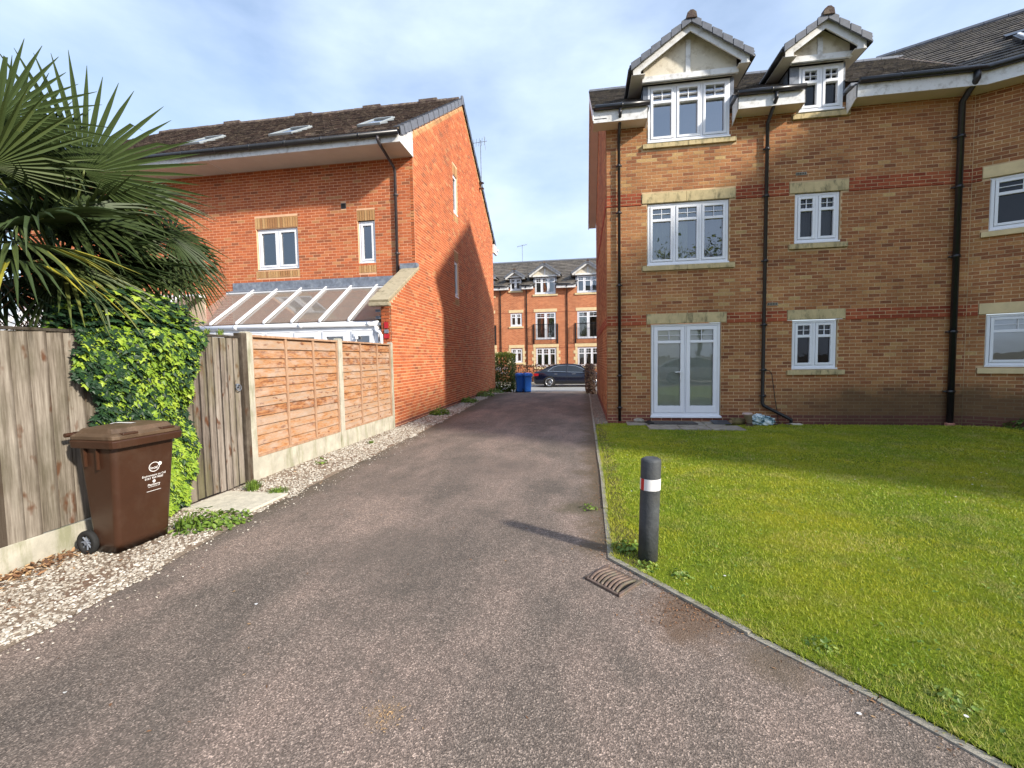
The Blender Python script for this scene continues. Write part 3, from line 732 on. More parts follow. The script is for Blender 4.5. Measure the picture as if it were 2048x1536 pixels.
# fascias, soffits, gutters (broken by the dormers)
fz0, fz1 = 6.73, 6.985
fs = MB(); sf = MB(); ew = .4
SEG = [(.27, 1.44, False, True), (3.27, 4.58, True, True), (5.53, 7.82, True, False)]
for (a, c, le, re) in SEG:
    fs.fbox(FF, a, c, .375, .40, fz0, fz1)
    sf.fbox(FF, a + .002, c - .002, 0.0, .374, fz0 + .01, fz0 + .025)
    if le: fs.prism([FF.p(a, .40, fz1), FF.p(a, .40, fz0 + .0), FF.p(a, 0.03, fz0 - .16), FF.p(a, .03, fz1)], [FF.p(a + .018, .40, fz1), FF.p(a + .018, .40, fz0), FF.p(a + .018, .03, fz0 - .16), FF.p(a + .018, .03, fz1)])
    if re: fs.prism([FF.p(c, .40, fz1), FF.p(c, .40, fz0 + .0), FF.p(c, 0.03, fz0 - .05), FF.p(c, .03, fz1)], [FF.p(c - .018, .40, fz1), FF.p(c - .018, .40, fz0), FF.p(c - .018, .03, fz0 - .05), FF.p(c - .018, .03, fz1)])
e = math.tan(WA / 2) * .4
fs.fbox(FW, -e + .18, 4.6, .375, .40, fz0, fz1); sf.fbox(FW, -.1, 4.6, 0, .374, fz0 + .009, fz0 + .024)
fs.each('fascia', M['white'], RB, bevel=.003); sf.each('soffit', M['soffit'], RB)
gutter(RB, [(.30, 10.29, 7.025), (1.47, 10.29, 7.025)]); gutter(RB, [(3.26, 10.29, 7.025), (4.56, 10.29, 7.025)])
pc = FW.p(-.05, .46, 7.0)
gutter(RB, [(5.55, 10.29, 7.025), (7.72, 10.29, 7.025), tuple(FW.p(.1, .46, 7.025)), tuple(FW.p(4.6, .46, 7.025))])
downpipe(RB, [(.845, 10.29, 6.96), (.845, 10.29, 6.86), (.845, 10.68, 6.60), (.845, 10.68, .03)], clips=[(.845, 10.68, z) for z in (5.9, 4.0 + .85, 3.2, 1.9, 1.1, .35)])
downpipe(RB, [(4.0, 10.29, 6.96), (4.0, 10.29, 6.84), (3.985, 10.68, 6.55), (3.965, 10.68, .46), (3.99, 10.67, .40), (4.46, 10.62, .14), (4.53, 10.60, .10), (4.53, 10.60, .02)], .038, clips=[(3.98, 10.68, z) for z in (6.0, 5.0, 3.6, 2.2, 1.2, .62)])
downpipe(RB, [(7.62, 10.31, 6.98), (7.62, 10.31, 6.84), (7.62, 10.64, 6.58), (7.63, 10.64, -.0)], .058, clips=[(7.62, 10.64, z) for z in (5.9, 4.9, 3.5, 1.95, .7)])
MB().disc_stack(7.63, 10.64, [(.085, -.04), (.085, .03), (.07, .04)], 14).build('pipe_collar', M['terracotta'], RB)
MB().tube([(4.0, 10.66, 1.18), (4.09, 10.66, 1.19), (4.15, 10.67, 1.10), (4.22, 10.68, .6), (4.30, 10.70, .16), (4.31, 10.70, .02)], .008, 6).build('cable', M['blackpipe'], RB, smooth=True)
# gable verge towards the drive
vg = MB()
def vprof(y): return EV_Z + KR * (y - EV_Y) if y < RIDGE_Y else EV_Z + KR * (2 * RIDGE_Y - EV_Y - y)
for ya, yb in ((EV_Y - .02, RIDGE_Y), (RIDGE_Y, 2 * RIDGE_Y - EV_Y + .02)):
    za, zb = vprof(ya), vprof(yb)
    vg.prism([(.255, ya, za - .02), (.255, yb, zb - .02), (.255, yb, zb - .24), (.255, ya, za - .24)], [(.28, ya, za - .02), (.28, yb, zb - .02), (.28, yb, zb - .24), (.28, ya, za - .24)])
vg.each('bargeboard', M['white'], RB)
vs2 = MB()
for ya, yb in ((EV_Y, RIDGE_Y), (RIDGE_Y, 2 * RIDGE_Y - EV_Y)):
    za, zb = vprof(ya), vprof(yb)
    vs2.prism([(.282, ya, za - .2), (.282, yb, zb - .2), (.282, yb, zb - .22), (.282, ya, za - .22)], [(.56, ya, za - .2), (.56, yb, zb - .2), (.56, yb, zb - .22), (.56, ya, za - .22)])
vs2.each('verge_soffit', M['soffit'], RB)
# roof deck + tiles
slope = np.array([0, 1, KR]); slope = slope / np.linalg.norm(slope); SLEN = math.hypot(RIDGE_Y - EV_Y + .04, (RIDGE_Y - EV_Y + .04) * KR)
dk = MB()
# wing roof geometry: eave line of the wing, valley bisects the angle
we = FW.p(0, .46, 7.04); wu = FW.u
def wing_plane_z(x, y):
    dist = (np.array([x, y, 0]) - FW.p(0, .46, 0)) @ (-FW.n); return 7.04 + KR * dist
def main_z(x, y): return EV_Z + KR * (y - EV_Y)
def keep_main(s, t):
    x = .24 + s; y = EV_Y - .04 + slope[1] * t; z = main_z(x, y)
    if 1.30 < x < 3.42 and y < 11.35 + 0 * x and z < 8.8: 
        pass
    if 1.44 < x < 3.27 and y < 10.95: return False
    if 4.56 < x < 5.55 and y < 10.95: return False
    return z >= wing_plane_z(x, y) - .02 or x < 7.6
def keep_wing(s, t):
    p = we + wu * (s - 4.0) + np.array([*(-FW.n[:2]), KR]) / math.hypot(1, KR) * t
    return p[2] <= 10.6 and (p[2] >= main_z(p[0], p[1]) - .03 or p[1] > RIDGE_Y) and p[0] > 7.0
ti = tiling((.24, EV_Y - .04, EV_Z - .02), (1, 0, 0), slope, 9.6, SLEN, keep=keep_main)
wv = np.array([-FW.n[0], -FW.n[1], KR]); wv /= np.linalg.norm(wv)
ti += tiling(we - wu * 4.0 - np.array([0, 0, .01]), wu, wv, 8.6, 6.0, keep=keep_wing)
for xa, xb, yq in ((.26, 9.6, 10.97), ):
    dk.add([(xa, yq, main_z(0, yq) - .03), (xb, yq, main_z(0, yq) - .03), (12.2, RIDGE_Y, vprof(RIDGE_Y) - .03), (xa, RIDGE_Y, vprof(RIDGE_Y) - .03)], [(0, 1, 2, 3)])
for xa, xb in ((.26, 1.44), (3.27, 4.56), (5.55, 8.6)):
    dk.add([(xa, EV_Y, EV_Z - .03), (xb - (.8 if xb > 8 else 0), EV_Y, EV_Z - .03), (xb, 10.97, main_z(0, 10.97) - .03), (xa, 10.97, main_z(0, 10.97) - .03)], [(0, 1, 2, 3)])
yb = 2 * RIDGE_Y - EV_Y
dk.add([(.26, RIDGE_Y, vprof(RIDGE_Y) - .03), (12.2, RIDGE_Y, vprof(RIDGE_Y) - .03), (12.2, yb, EV_Z - .03), (.26, yb, EV_Z - .03)], [(0, 1, 2, 3)])
q0 = we - wu * 1.0; q1 = we + wu * 4.6
vl = 6.0
# valley: keep wing deck only beyond the valley line
vp = []
for t in np.linspace(0, 7.5, 26):
    # walk along wing slope to where it meets the main plane
    lo, hi = -6.0, 3.0
    for _ in range(40):
        mid = (lo + hi) / 2; p = we + wu * mid + wv * t
        if p[2] > main_z(p[0], p[1]): hi = mid
        else: lo = mid
    vp.append(we + wu * hi + wv * t)
vp = [p for p in vp if p[1] < RIDGE_Y + .05]
top_t = (vp[-1] - we) @ wv
endt = 6.0
A = [tuple(p - np.array([0, 0, .03])) for p in vp]
far0 = we + wu * 4.6; far1 = far0 + wv * endt
last = vp[-1]; crest = last + wv * (endt - top_t)
dk.add(A + [tuple(crest - [0, 0, .03]), tuple(far1 - [0, 0, .03]), tuple(far0 - [0, 0, .03])], [tuple(range(len(A) + 3))])
roof = dk.build('roof', M['tile_grey'], RB)
pieces(RB, 'roof_tile', [M['tile'], M['tile_grey']], TT, [(a, 1, c) for a, _, c in ti], 280)
rd = MB()
for x in np.arange(.26, 9.2, .45): rd.tube([(x, RIDGE_Y, vprof(RIDGE_Y) - .01), (x + .44, RIDGE_Y, vprof(RIDGE_Y) - .01)], .10, 8)
for s in np.arange(0, 8, .45):
    a = crest + wu * (s - .4); rd.tube([a, a + wu * .44], .10, 8)
rd.each('ridge_tile', M['verge'], RB)
# valley mortar with moss
MB().tube([tuple(p + np.array([0, 0, .015])) for p in vp], .045, 6).build('valley', M['tile'], RB)
# roof window on the wing and a dark vent tile
ro = we + wu * .70 + wv * 1.15
nrm = np.cross(wu, wv); nrm = nrm if nrm[2] > 0 else -nrm
def slab_on(p, uu, vv, nn, a, b, h0, h1, mb, mi=0):
    mb.hexa([p + nn * h0, p + uu * a + nn * h0, p + uu * a + vv * b + nn * h0, p + vv * b + nn * h0, p + nn * h1, p + uu * a + nn * h1, p + uu * a + vv * b + nn * h1, p + vv * b + nn * h1], mi)
sk = MB(); slab_on(ro, wu, wv, nrm, 1.3, .9, .0, .11, sk); rw = sk.build('roof_window', M['blackpipe'], RB)
sk = MB(); slab_on(ro + wu * .08 + wv * .08, wu, wv, nrm, 1.14, .74, .111, .118, sk); sk.build('pane', M['mirrorglass'], rw)
sk = MB(); slab_on(ro + wu * .05 + wv * .05, wu, wv, nrm, .05, .8, .112, .14, sk); slab_on(ro + wu * .05 + wv * .0, wu, wv, nrm, 1.2, .06, .112, .14, sk); sk.build('frame', M['upvc'], rw)
sk = MB(); slab_on(ro + wu * -.05 + wv * 1.2, wu, wv, nrm, .42, .3, .02, .09, sk); sk.build('vent_tile', M['blackpipe'], RB)

# dormers
def dormer(bld, F, cx, hw, zap, wz1, tx0, tx1, tz, main_y0, kr, ez, wx0, wx1, wz0, ntile=6, yf=10.35, scale=1.0, label=None, far=False):
    """gabled dormer: cx centre, hw half width of the roof, zap apex of tile top"""
    k = .69; zl = zap - k * hw
    def P(x, d, z): return F.p(x, d, z)
    depth_back = -((zap - ez) / kr) + .35     # d where the ridge meets the main roof
    base = MB()
    # gable panel (render)
    pz = zap - .17
    zs_ = min(zap - .10 - k * (cx - tx0 - .03), zap - .1)
    base.fprism(F, [(tx0 + .03, tz), (tx1 - .03, tz), (tx1 - .03, max(zs_, tz + .01)), (cx, zap - .10), (tx0 + .03, max(zs_, tz + .01))], .08, .14)
    dm = base.build('dormer', M['render'], bld, label=label)
    # roof slabs
    rs = MB()
    for sg in (-1, 1):
        e0 = (cx + sg * hw, zl); e1 = (cx, zap)
        th = .05
        d_e = -max(0.0, (zl - ez) / kr) + .38; d_r = depth_back
        rs.hexa([P(e0[0], .40, e0[1] - th), P(e1[0], .40, e1[1] - th), P(e1[0], d_r, e1[1] - th), P(e0[0], d_e, e0[1] - th),
                 P(e0[0], .40, e0[1] - .015), P(e1[0], .40, e1[1] - .015), P(e1[0], d_r, e1[1] - .015), P(e0[0], d_e, e0[1] - .015)])
    rs.build('dormer_roof', M['tile_grey'], dm)
    # barge boards
    bb = MB()
    for sg in (-1, 1):
        e0 = (cx + sg * (hw - .06), zl + k * .06 - .06); wdt = .155
        foot = [(e0[0], e0[1]), (cx, zap - .06), (cx, zap - .06 - wdt * 1.2), (cx + sg * (hw - .22), zl + k * .22 - .06 - wdt * 1.2), (cx + sg * (hw - .22), zl - .165), (e0[0], zl - .165)]
        bb.fprism(F, foot, .345, .375)
    bb.each('bargeboard', M['white'], dm)
    tb = MB(); tb.fbox(F, tx0, tx1, .10, .19, tz - .0, tz + .12); tb.fbox(F, cx - .05, cx + .05, .141, .165, tz + .12, zap - .28)
    tb.each('tie_beam', M['white'], dm, bevel=.004)
    # lead cheeks and sides
    ck = MB()
    for sg, a, wq in ((-1, tx0 + .04, wx0), (1, tx1 - .04, wx1)):
        lo, hi = min(a, wq), max(a, wq)
        ck.fbox(F, lo, hi, -.08, .02, ez - .03, tz)
        xs_ = a if sg < 0 else a - .02
        ck.prism([P(xs_, 0.0, ez - .02), P(xs_, 0.0, tz), P(xs_, -(tz - ez) / kr - .1, tz)], [P(xs_ + .02, 0.0, ez - .02), P(xs_ + .02, 0.0, tz), P(xs_ + .02, -(tz - ez) / kr - .1, tz)])
        ck.fbox(F, lo - .10 if sg < 0 else lo, hi if sg < 0 else hi + .10, .02, .30, ez + .0, ez + .055)
    ck.each('lead_cheek', M['lead'], dm)
    # dormer gutters + dark soffit
    dg = MB()
    for sg in (-1, 1):
        x = cx + sg * (hw + .0)
        dg.tube([P(x, .40, zl - .06), P(x, -max(0.0, (zl - ez) / kr) + .3, zl - .06)], .05, 8)
    dg.each('dormer_gutter', M['blackpipe'], dm, smooth=True)
    ds = MB()
    for sg, a in ((-1, tx0 + .04), (1, tx1 - .04)):
        x = cx + sg * (hw - .03); lo, hi = min(x, a), max(x, a)
        ds.fbox(F, lo, hi, -(tz - ez) / kr - .2, .34, zl - .15, zl - .135)
    ds.each('dormer_soffit', M['soffit'], dm)
    # verge and slope tiles
    items = []
    for sg in (-1, 1):
        vv = np.array([F.u[0] * -sg, F.u[1] * -sg, k]); vv /= np.linalg.norm(vv)
        Ls = 3.0; sl_ = hw / (1 / math.hypot(1, k))
        P0 = np.array(P(cx + sg * hw, .44, zl - .03)); uu = -F.n
        def keep(s, t, sg=sg):
            zz = zl + k * (t / math.hypot(1, k)); return -(.44 - s) <= (zz - ez) / kr + .25 - .0
        g = sl_ / ntile
        rows = ntile
        for r in range(rows):
            x = 0
            while x < Ls:
                if keep(x + .1, (r + .5) * g):
                    Mx = np.eye(4); Mx[:3, 0] = uu * .292; Mx[:3, 1] = vv * (g + .02)
                    nn = np.cross(uu, vv); nn = nn if nn[2] > 0 else -nn
                    Mx[:3, 2] = nn * .042; Mx[:3, 3] = P0 + uu * x + vv * (r * g) + nn * .0
                    items.append((Mx, 0, RNG.random()))
                x += .3
    if not far: pieces(dm, 'roof_tile', [M['verge']], TT, items, 60)
    # verge cloak: side faces of the front tiles
    vc = MB()
    for sg in (-1, 1):
        for r in range(ntile):
            t0, t1 = r / ntile, (r + 1) / ntile
            x0, x1 = cx + sg * hw * (1 - t0), cx + sg * hw * (1 - t1); z0_, z1_ = zl + k * hw * t0, zl + k * hw * t1
            gx = (x1 - x0) * .03
            vc.fprism(F, [(x0 + gx, z0_ + .052), (x1 - gx, z1_ + .014), (x1 - gx, z1_ - .125), (x0 + gx, z0_ - .105)], .43, .466 + .006 * (r % 2))
    vc.each('verge_tile', M['verge'], dm, bevel=.004)
    a = MB(); 
    hexr = [(cx - .11, zap - .06), (cx - .09, zap + .05), (cx - .03, zap + .10), (cx + .03, zap + .10), (cx + .09, zap + .05), (cx + .11, zap - .06)]
    a.fprism(F, hexr, .36, .50)
    rdp = MB(); rdp.fprism(F, [(cx - .12, zap - .06), (cx, zap + .055), (cx + .12, zap - .06)], depth_back, .36)
    a.build('ridge_end', M['tile'], dm, bevel=.006); rdp.build('ridge_tiles', M['verge'], dm)
    return dm
dormer(RB, FF, 2.315, 1.245, 8.70, None, 1.345, 3.345, 7.605, 10.35, KR, EV_Z, 1.49, 3.22, 6.375, ntile=6, label='larger dormer with flaking cream render')
dormer(RB, FF, 4.945, .815, 8.42, None, 4.385, 5.545, 7.665, 10.35, KR, EV_Z, 4.61, 5.47, 6.73, ntile=4, label='smaller dormer')

# unseen block added on the right, shaped to cast the shade on lawn and wall
NB = empty('shade_caster_block', (14, 4, 0), 'unseen brick block added right of the lawn to cast shade on it', 'building')
nb = MB(); nb.box(12.0, 20.0, 1.16, 8.45, -.2, 10.9); nb.build('wall', M['buff'], NB)
MB().box(11.9, 20.1, 1.06, 8.55, 10.9, 11.0).build('roof', M['tile_grey'], NB)

# ------------------------------------------------------------------ LEFT HOUSE (orange brick)
LH = empty('brick_house', (-4.3, 11.25, 0), 'orange brick house with mossy tiled roof and tall plain gable beside the drive', 'house')
LF = Fr(0, 11.25, 1, 0)                       # front, s = x
LS = Fr(-4.3, 0, 0, 1)                        # gable side, s = y, outward +x
LRY, LRZ, LEY, LEZ = 16.3, 10.98, 10.35, 7.05
LK = (LRZ - LEZ) / (LRY - LEY)
BACK = 21.55
def lroof(y): return LEZ + LK * (y - LEY) if y < LRY else LEZ + LK * (2 * LRY - LEY - y)
holesL = [(-8.895, -7.645, 4.125, 5.23), (-5.89, -5.405, 4.155, 5.26), (-8.925, -7.63, 5.235, 5.53), (-5.905, -5.395, 5.26, 5.545),
          (-8.96, -7.63, 3.885, 4.075), (-5.895, -5.4, 3.9, 4.10), (-6.345, -6.20, 5.615, 5.76)]
holesLS = [(14.90, 15.42, 6.55, 7.85), (14.85, 15.32, 3.70, 4.93), (14.87, 15.45, 7.86, 8.16), (14.82, 15.35, 4.94, 5.24), (14.82, 15.35, 3.42, 3.63), (14.87, 15.45, 6.27, 6.48)]
w = MB()
backing(w, LF, -17, -4.312, -.1, 6.9, holesL[:7], -.10)
# gable side: lower pier part, then panel strips up to the roof line
def ltop(y): return lroof(y) - .16
ys = sorted({9.62, 11.25, BACK, LRY, *[h[0] for h in holesLS], *[h[1] for h in holesLS]})
for a, c in zip(ys[:-1], ys[1:]):
    mid = (a + c) / 2
    if mid < 11.25: poly = [(a, -.1), (c, -.1), (c, 3.86), (a, 2.86)]; w.fprism(LS, poly, -.24, 0); continue
    z = -.1
    hs = sorted([h for h in holesLS[:6] if h[0] < mid < h[1]], key=lambda h: h[2])
    segs = []; 
    for h in hs: segs.append((z, h[2])); z = h[3]
    for (p, q) in segs:
        if q > p: w.fprism(LS, [(a, p), (c, p), (c, q), (a, q)], -.10, 0)
    w.fprism(LS, [(a, z), (c, z), (c, ltop(c)), (a, ltop(a))], -.10, 0)
w.box(-16.9, -4.4, BACK - .1, BACK, -.1, 6.9)
w.build('wall', M['mortar_orange'], LH)
LM = [M['orange'], M['soldier'], M['plinth'], M['band']]
br = brickwork(LF, -17, -4.30, 2.36, 6.86, holesL, lambda s, z: 0)
def tS(s, z):
    t = RNG.random()
    if z < 3 and RNG.random() < .08: t = .99
    return t
def topS(s):
    if s < 11.27: return 2.86 + (s - 9.6) * .62
    return ltop(s) + .02
def kS(s, z):
    if z > ltop(s) - .19 and s > 11.3: return 1
    return 2 if z < .13 else 0
stepped = [(9.0, min(11.245, 9.62 + (-.04 + (r + .6) * .075 - 2.86) / .62), -.04 + r * .075, -.04 + (r + 1) * .075) for r in range(39, 150)]
br += brickwork(LS, 9.60, BACK, -.04, 11.0, holesLS + stepped, kS, tS, top=lambda s: (ltop(s) + .02) if s > 11.24 else 99)
PF = Fr(0, 9.60, 1, 0)
br += brickwork(PF, -4.54, -4.30, -.04, 2.86, [], lambda s, z: 0, lambda s, z: RNG.random() * .5)
br += soldier(LF, -8.925, -7.63, 5.235, 5.53, k=1) + soldier(LF, -5.905, -5.395, 5.26, 5.545, k=1) + soldier(LF, -8.96, -7.63, 3.885, 4.075, k=1) + soldier(LF, -5.895, -5.4, 3.9, 4.1, k=1)
for h in holesLS[2:]: br += soldier(LS, h[0], h[1], h[2], h[3], k=1)
pieces(LH, 'brick', LM, BT, br, 300)
window(LH, LF, -8.885, -7.655, 4.135, 5.225, 2, False, .05, roommat=M['room'])
window(LH, LF, -5.88, -5.415, 4.165, 5.255, 1, False, .05, roommat=M['room'])
window(LH, LS, 14.905, 15.415, 6.56, 7.845, 1, False, .045)
window(LH, LS, 14.855, 15.315, 3.71, 4.925, 1, False, .045)
v = MB(); v.fbox(LF, -6.34, -6.205, -.02, .012, 5.62, 5.755, 0); v.fbox(LF, -6.325, -6.22, .012, .016, 5.635, 5.74, 1); v.build('air_vent', [M['brownpipe'], M['dark']], LH)
# pier coping and lead
cp = MB(); cp.prism([(-4.20, 9.30, 2.83), (-4.20, 11.24, 3.92), (-4.20, 11.22, 3.99), (-4.20, 9.27, 2.90)], [(-4.66, 9.30, 2.83), (-4.66, 11.24, 3.92), (-4.66, 11.22, 3.99), (-4.66, 9.27, 2.90)])
cp.box(-4.66, -4.20, 9.24, 9.42, 2.76, 2.835); cp.build('coping', M['coping'], LH, bevel=.01)
MB().box(-4.70, -4.22, 11.12, 11.26, 3.93, 4.07).build('lead_flashing', M['lead'], LH, bevel=.01)
l = MB(); l.fbox(LF, -9.7, -4.80, .0, .02, 3.56, 3.79); l.hexa([(-9.75, 11.02, 3.50), (-4.66, 11.02, 3.50), (-4.66, 11.24, 3.55), (-9.75, 11.24, 3.55), (-9.75, 11.02, 3.52), (-4.66, 11.02, 3.52), (-4.66, 11.24, 3.58), (-9.75, 11.24, 3.58)])
for k in range(7): l.box(-4.66 + .0, -4.545, 9.575, 9.592, 2.66 - k * .15, 2.72 - k * .15) if k < 4 else l.box(-4.545, -4.50, 9.575, 9.592, 2.66 - k * .15, 2.75 - k * .15)
l.build('lead_flashing', M['lead'], LH)
MB().box(-4.46, -4.37, 9.572, 9.592, 2.29, 2.43).box(-4.47, -4.35, 9.572, 9.592, 2.06, 2.16).build('red_plaque', simple('red_plastic', (.42, .012, .02), .4, .1), LH)
MB().box(-4.46, -4.36, 9.57, 9.592, 2.18, 2.26).build('grey_plate', M['lead'], LH)
# boxed eaves
MB().fbox(LF, -17, -4.31, 0.0, .86, 6.795, 6.81).build('soffit', M['soffit'], LH)
f = MB(); f.fbox(LF, -17, -4.30, .862, .885, 6.765, 6.98); f.build('fascia', M['white'], LH, bevel=.003)
for x in (-9.6, -13.2): MB().fbox(LF, x - .02, x + .02, .0, .86, 6.786, 6.794).build('soffit_trim', M['white'], LH)
# shiplap end of the box
sh = MB()
n = 5
for i in range(n):
    za, zb = 6.78 + i * .15, 6.78 + (i + 1) * .15 - .006
    def yl(z): return max(10.37, LEY + (z - (LEZ - .16)) / LK)
    ya, yb2 = yl(za), yl(zb)
    if ya > 11.2: break
    MB().prism([(-4.30, ya, za), (-4.30, 11.25, za), (-4.30, 11.25, zb), (-4.30, min(yb2, 11.24), zb)], [(-4.282, ya, za), (-4.282, 11.25, za), (-4.288, 11.25, zb), (-4.288, min(yb2, 11.24), zb)]).build('cladding_board', M['white'], LH)
gutter(LH, [(-17, 10.28, 6.95), (-4.28, 10.28, 6.95)], .06)
downpipe(LH, [(-4.795, 10.28, 6.92), (-4.795, 10.28, 6.82), (-4.79, 10.36, 6.76), (-4.77, 11.13, 6.52), (-4.77, 11.19, 6.42), (-4.785, 11.19, 3.60)], .037, 'brownpipe', clips=[(-4.775, 11.19, 5.85), (-4.78, 11.19, 4.35)])
# back eave box and gutter end
MB().box(-4.32, -4.22, BACK, 22.3, 6.7, 6.85).box(-4.32, -4.22, BACK, 22.2, 6.85, 7.1).build('box_end', M['white'], LH)
MB().tube([(-4.5, 22.32, 6.95), (-4.15, 22.32, 6.95)], .06, 10).build('gutter', M['upvc'], LH)
# roof
lv = np.array([0, 1, LK]); lv /= np.linalg.norm(lv); LSL = math.hypot(LRY - LEY + .04, (LRY - LEY + .04) * LK)
SKY = [(-5.85, -5.2), (-8.45, -7.75), (-11.3, -10.6)]
def keepL(s, t):
    x = -17 + s; y = LEY - .04 + lv[1] * t
    return not any(a - .02 < x < b_ + .02 and 11.36 < y < 12.36 for a, b_ in SKY)
ti = tiling((-17, LEY - .05, LEZ - .035), (1, 0, 0), lv, 12.72, LSL, tw=.265, g=.26, keep=keepL, lift=.034, jit=.008)
dk = MB(); dk.add([(-17, LEY, LEZ - .03), (-4.28, LEY, LEZ - .03), (-4.28, LRY, LRZ - .03), (-17, LRY, LRZ - .03), (-17, 22.25, LEZ - .03), (-4.28, 22.25, LEZ - .03)], [(0, 1, 2, 3), (3, 2, 5, 4)])
dk.build('roof', M['tile'], LH)
pieces(LH, 'roof_tile', [M['tile']], TT, ti, 300)
rt = []
x = -17.0
while x < -4.5:
    MBr = None; rt.append(x); x += .45
rr = MB()
for x in rt: rr.tube([(x, LRY, LRZ + .0 + random.uniform(-.012, .012)), (x + .46, LRY, LRZ + .0)], .115, 8)
rr.each('ridge_tile', M['tile'], LH)
rr = MB()
for x in (-14.0, -10.9, -8.1, -5.9): rr.box(x, x + .7, LRY - .12, LRY + .12, LRZ + .03, LRZ + .13)
rr.each('ridge_vent', M['tile'], LH)
# grey cloaked verge tiles up both slopes
vt = []
VT = ([(0, 0, 0), (1, 0, 0), (1, 1, 0), (0, 1, 0), (0, 0, 1), (1, 0, 1), (1, 1, 1), (0, 1, 1)], BOXF)
n = 26; L1 = math.hypot(LRY - LEY, LRZ - LEZ)
for sg in (1, -1):
    vv = np.array([0, sg * 1.0, LK]); vv /= np.linalg.norm(vv); nn = np.array([0, -sg * LK, 1.0]); nn /= np.linalg.norm(nn)
    y0 = LEY if sg > 0 else 2 * LRY - LEY
    for i in range(n):
        Mx = np.eye(4); Mx[:3, 0] = (.03, 0, 0); Mx[:3, 1] = vv * (L1 / n - .016) - nn * .02; Mx[:3, 2] = nn * .19; Mx[:3, 0] = (.03 + .008 * (i % 2), 0, .0)
        Mx[:3, 3] = np.array([-4.27, y0, LEZ]) + vv * (L1 / n) * i - nn * .125; vt.append((Mx, 0 if sg > 0 else 1, RNG.random()))
        M2 = Mx.copy(); M2[:3, 0] = (.16, 0, 0); M2[:3, 2] = nn * .022; M2[:3, 3] = np.array([-4.40, y0, LEZ]) + vv * (L1 / n) * i + nn * .047; vt.append((M2, 0 if sg > 0 else 1, RNG.random()))
pieces(LH, 'verge_tile', [M['verge'], M['blackpipe']], VT, vt, 110)
MB().tube([(-4.24, LRY, LRZ - .01), (-4.30, LRY, LRZ - .01)], .15, 8).build('ridge_end', M['verge'], LH)
# skylights
nn = np.array([0, -LK, 1.0]); nn /= np.linalg.norm(nn); ux = np.array([1.0, 0, 0])
for a, b_ in SKY:
    p0 = np.array([a, 11.36, lroof(11.36)])
    s = MB(); slab_on(p0, ux, lv, nn, b_ - a, 1.18, -.02, .05, s); sky_o = s.build('roof_window', simple('grey_flashing', (.24, .27, .29), .5, .15), LH)
    s = MB(); slab_on(p0 + ux * .07 + lv * .08, ux, lv, nn, b_ - a - .14, 1.02, .051, .054, s); s.build('pane', M['mirrorglass'], sky_o)
    s = MB(); slab_on(p0, ux, lv, nn, .06, 1.18, .05, .075, s); slab_on(p0 + ux * (b_ - a - .06), ux, lv, nn, .06, 1.18, .05, .075, s); slab_on(p0 + ux * .06, ux, lv, nn, b_ - a - .12, .07, .05, .075, s); slab_on(p0 + ux * .06 + lv * 1.08, ux, lv, nn, b_ - a - .12, .1, .05, .09, s)
    s.build('frame', simple('frame_grey', (.34, .37, .38), .4, .1), sky_o)
# aerial on the far verge
AE = empty('tv_aerial', (-4.18, 18.9, 8.9), 'thin television aerial on a mast at the far edge of the orange brick gable', 'aerial')
MB().tube([(-4.2, 18.9, 8.75), (-4.2, 18.88, 10.75)], .016, 6).build('mast', M['lead'], AE)
a = MB(); a.tube([(-4.75, 18.7, 10.55), (-3.95, 19.0, 10.75)], .012, 5)
for k in range(7):
    c = np.array([-4.7 + k * .11, 18.72 + k * .04, 10.56 + k * .028]); a.tube([c + [-.05, .13, -.1], c + [.05, -.13, .1]], .006, 4)
a.tube([(-4.78, 18.7, 10.3), (-4.72, 18.7, 10.85)], .008, 4); a.tube([(-4.0, 18.95, 10.35), (-4.05, 18.95, 10.95)], .008, 4)
a.build('antenna', M['lead'], AE)
MB().box(-4.29, -4.1, 18.83, 18.97, 8.75, 8.78).box(-4.29, -4.1, 18.83, 18.97, 8.98, 9.01).build('bracket', M['blackpipe'], AE)

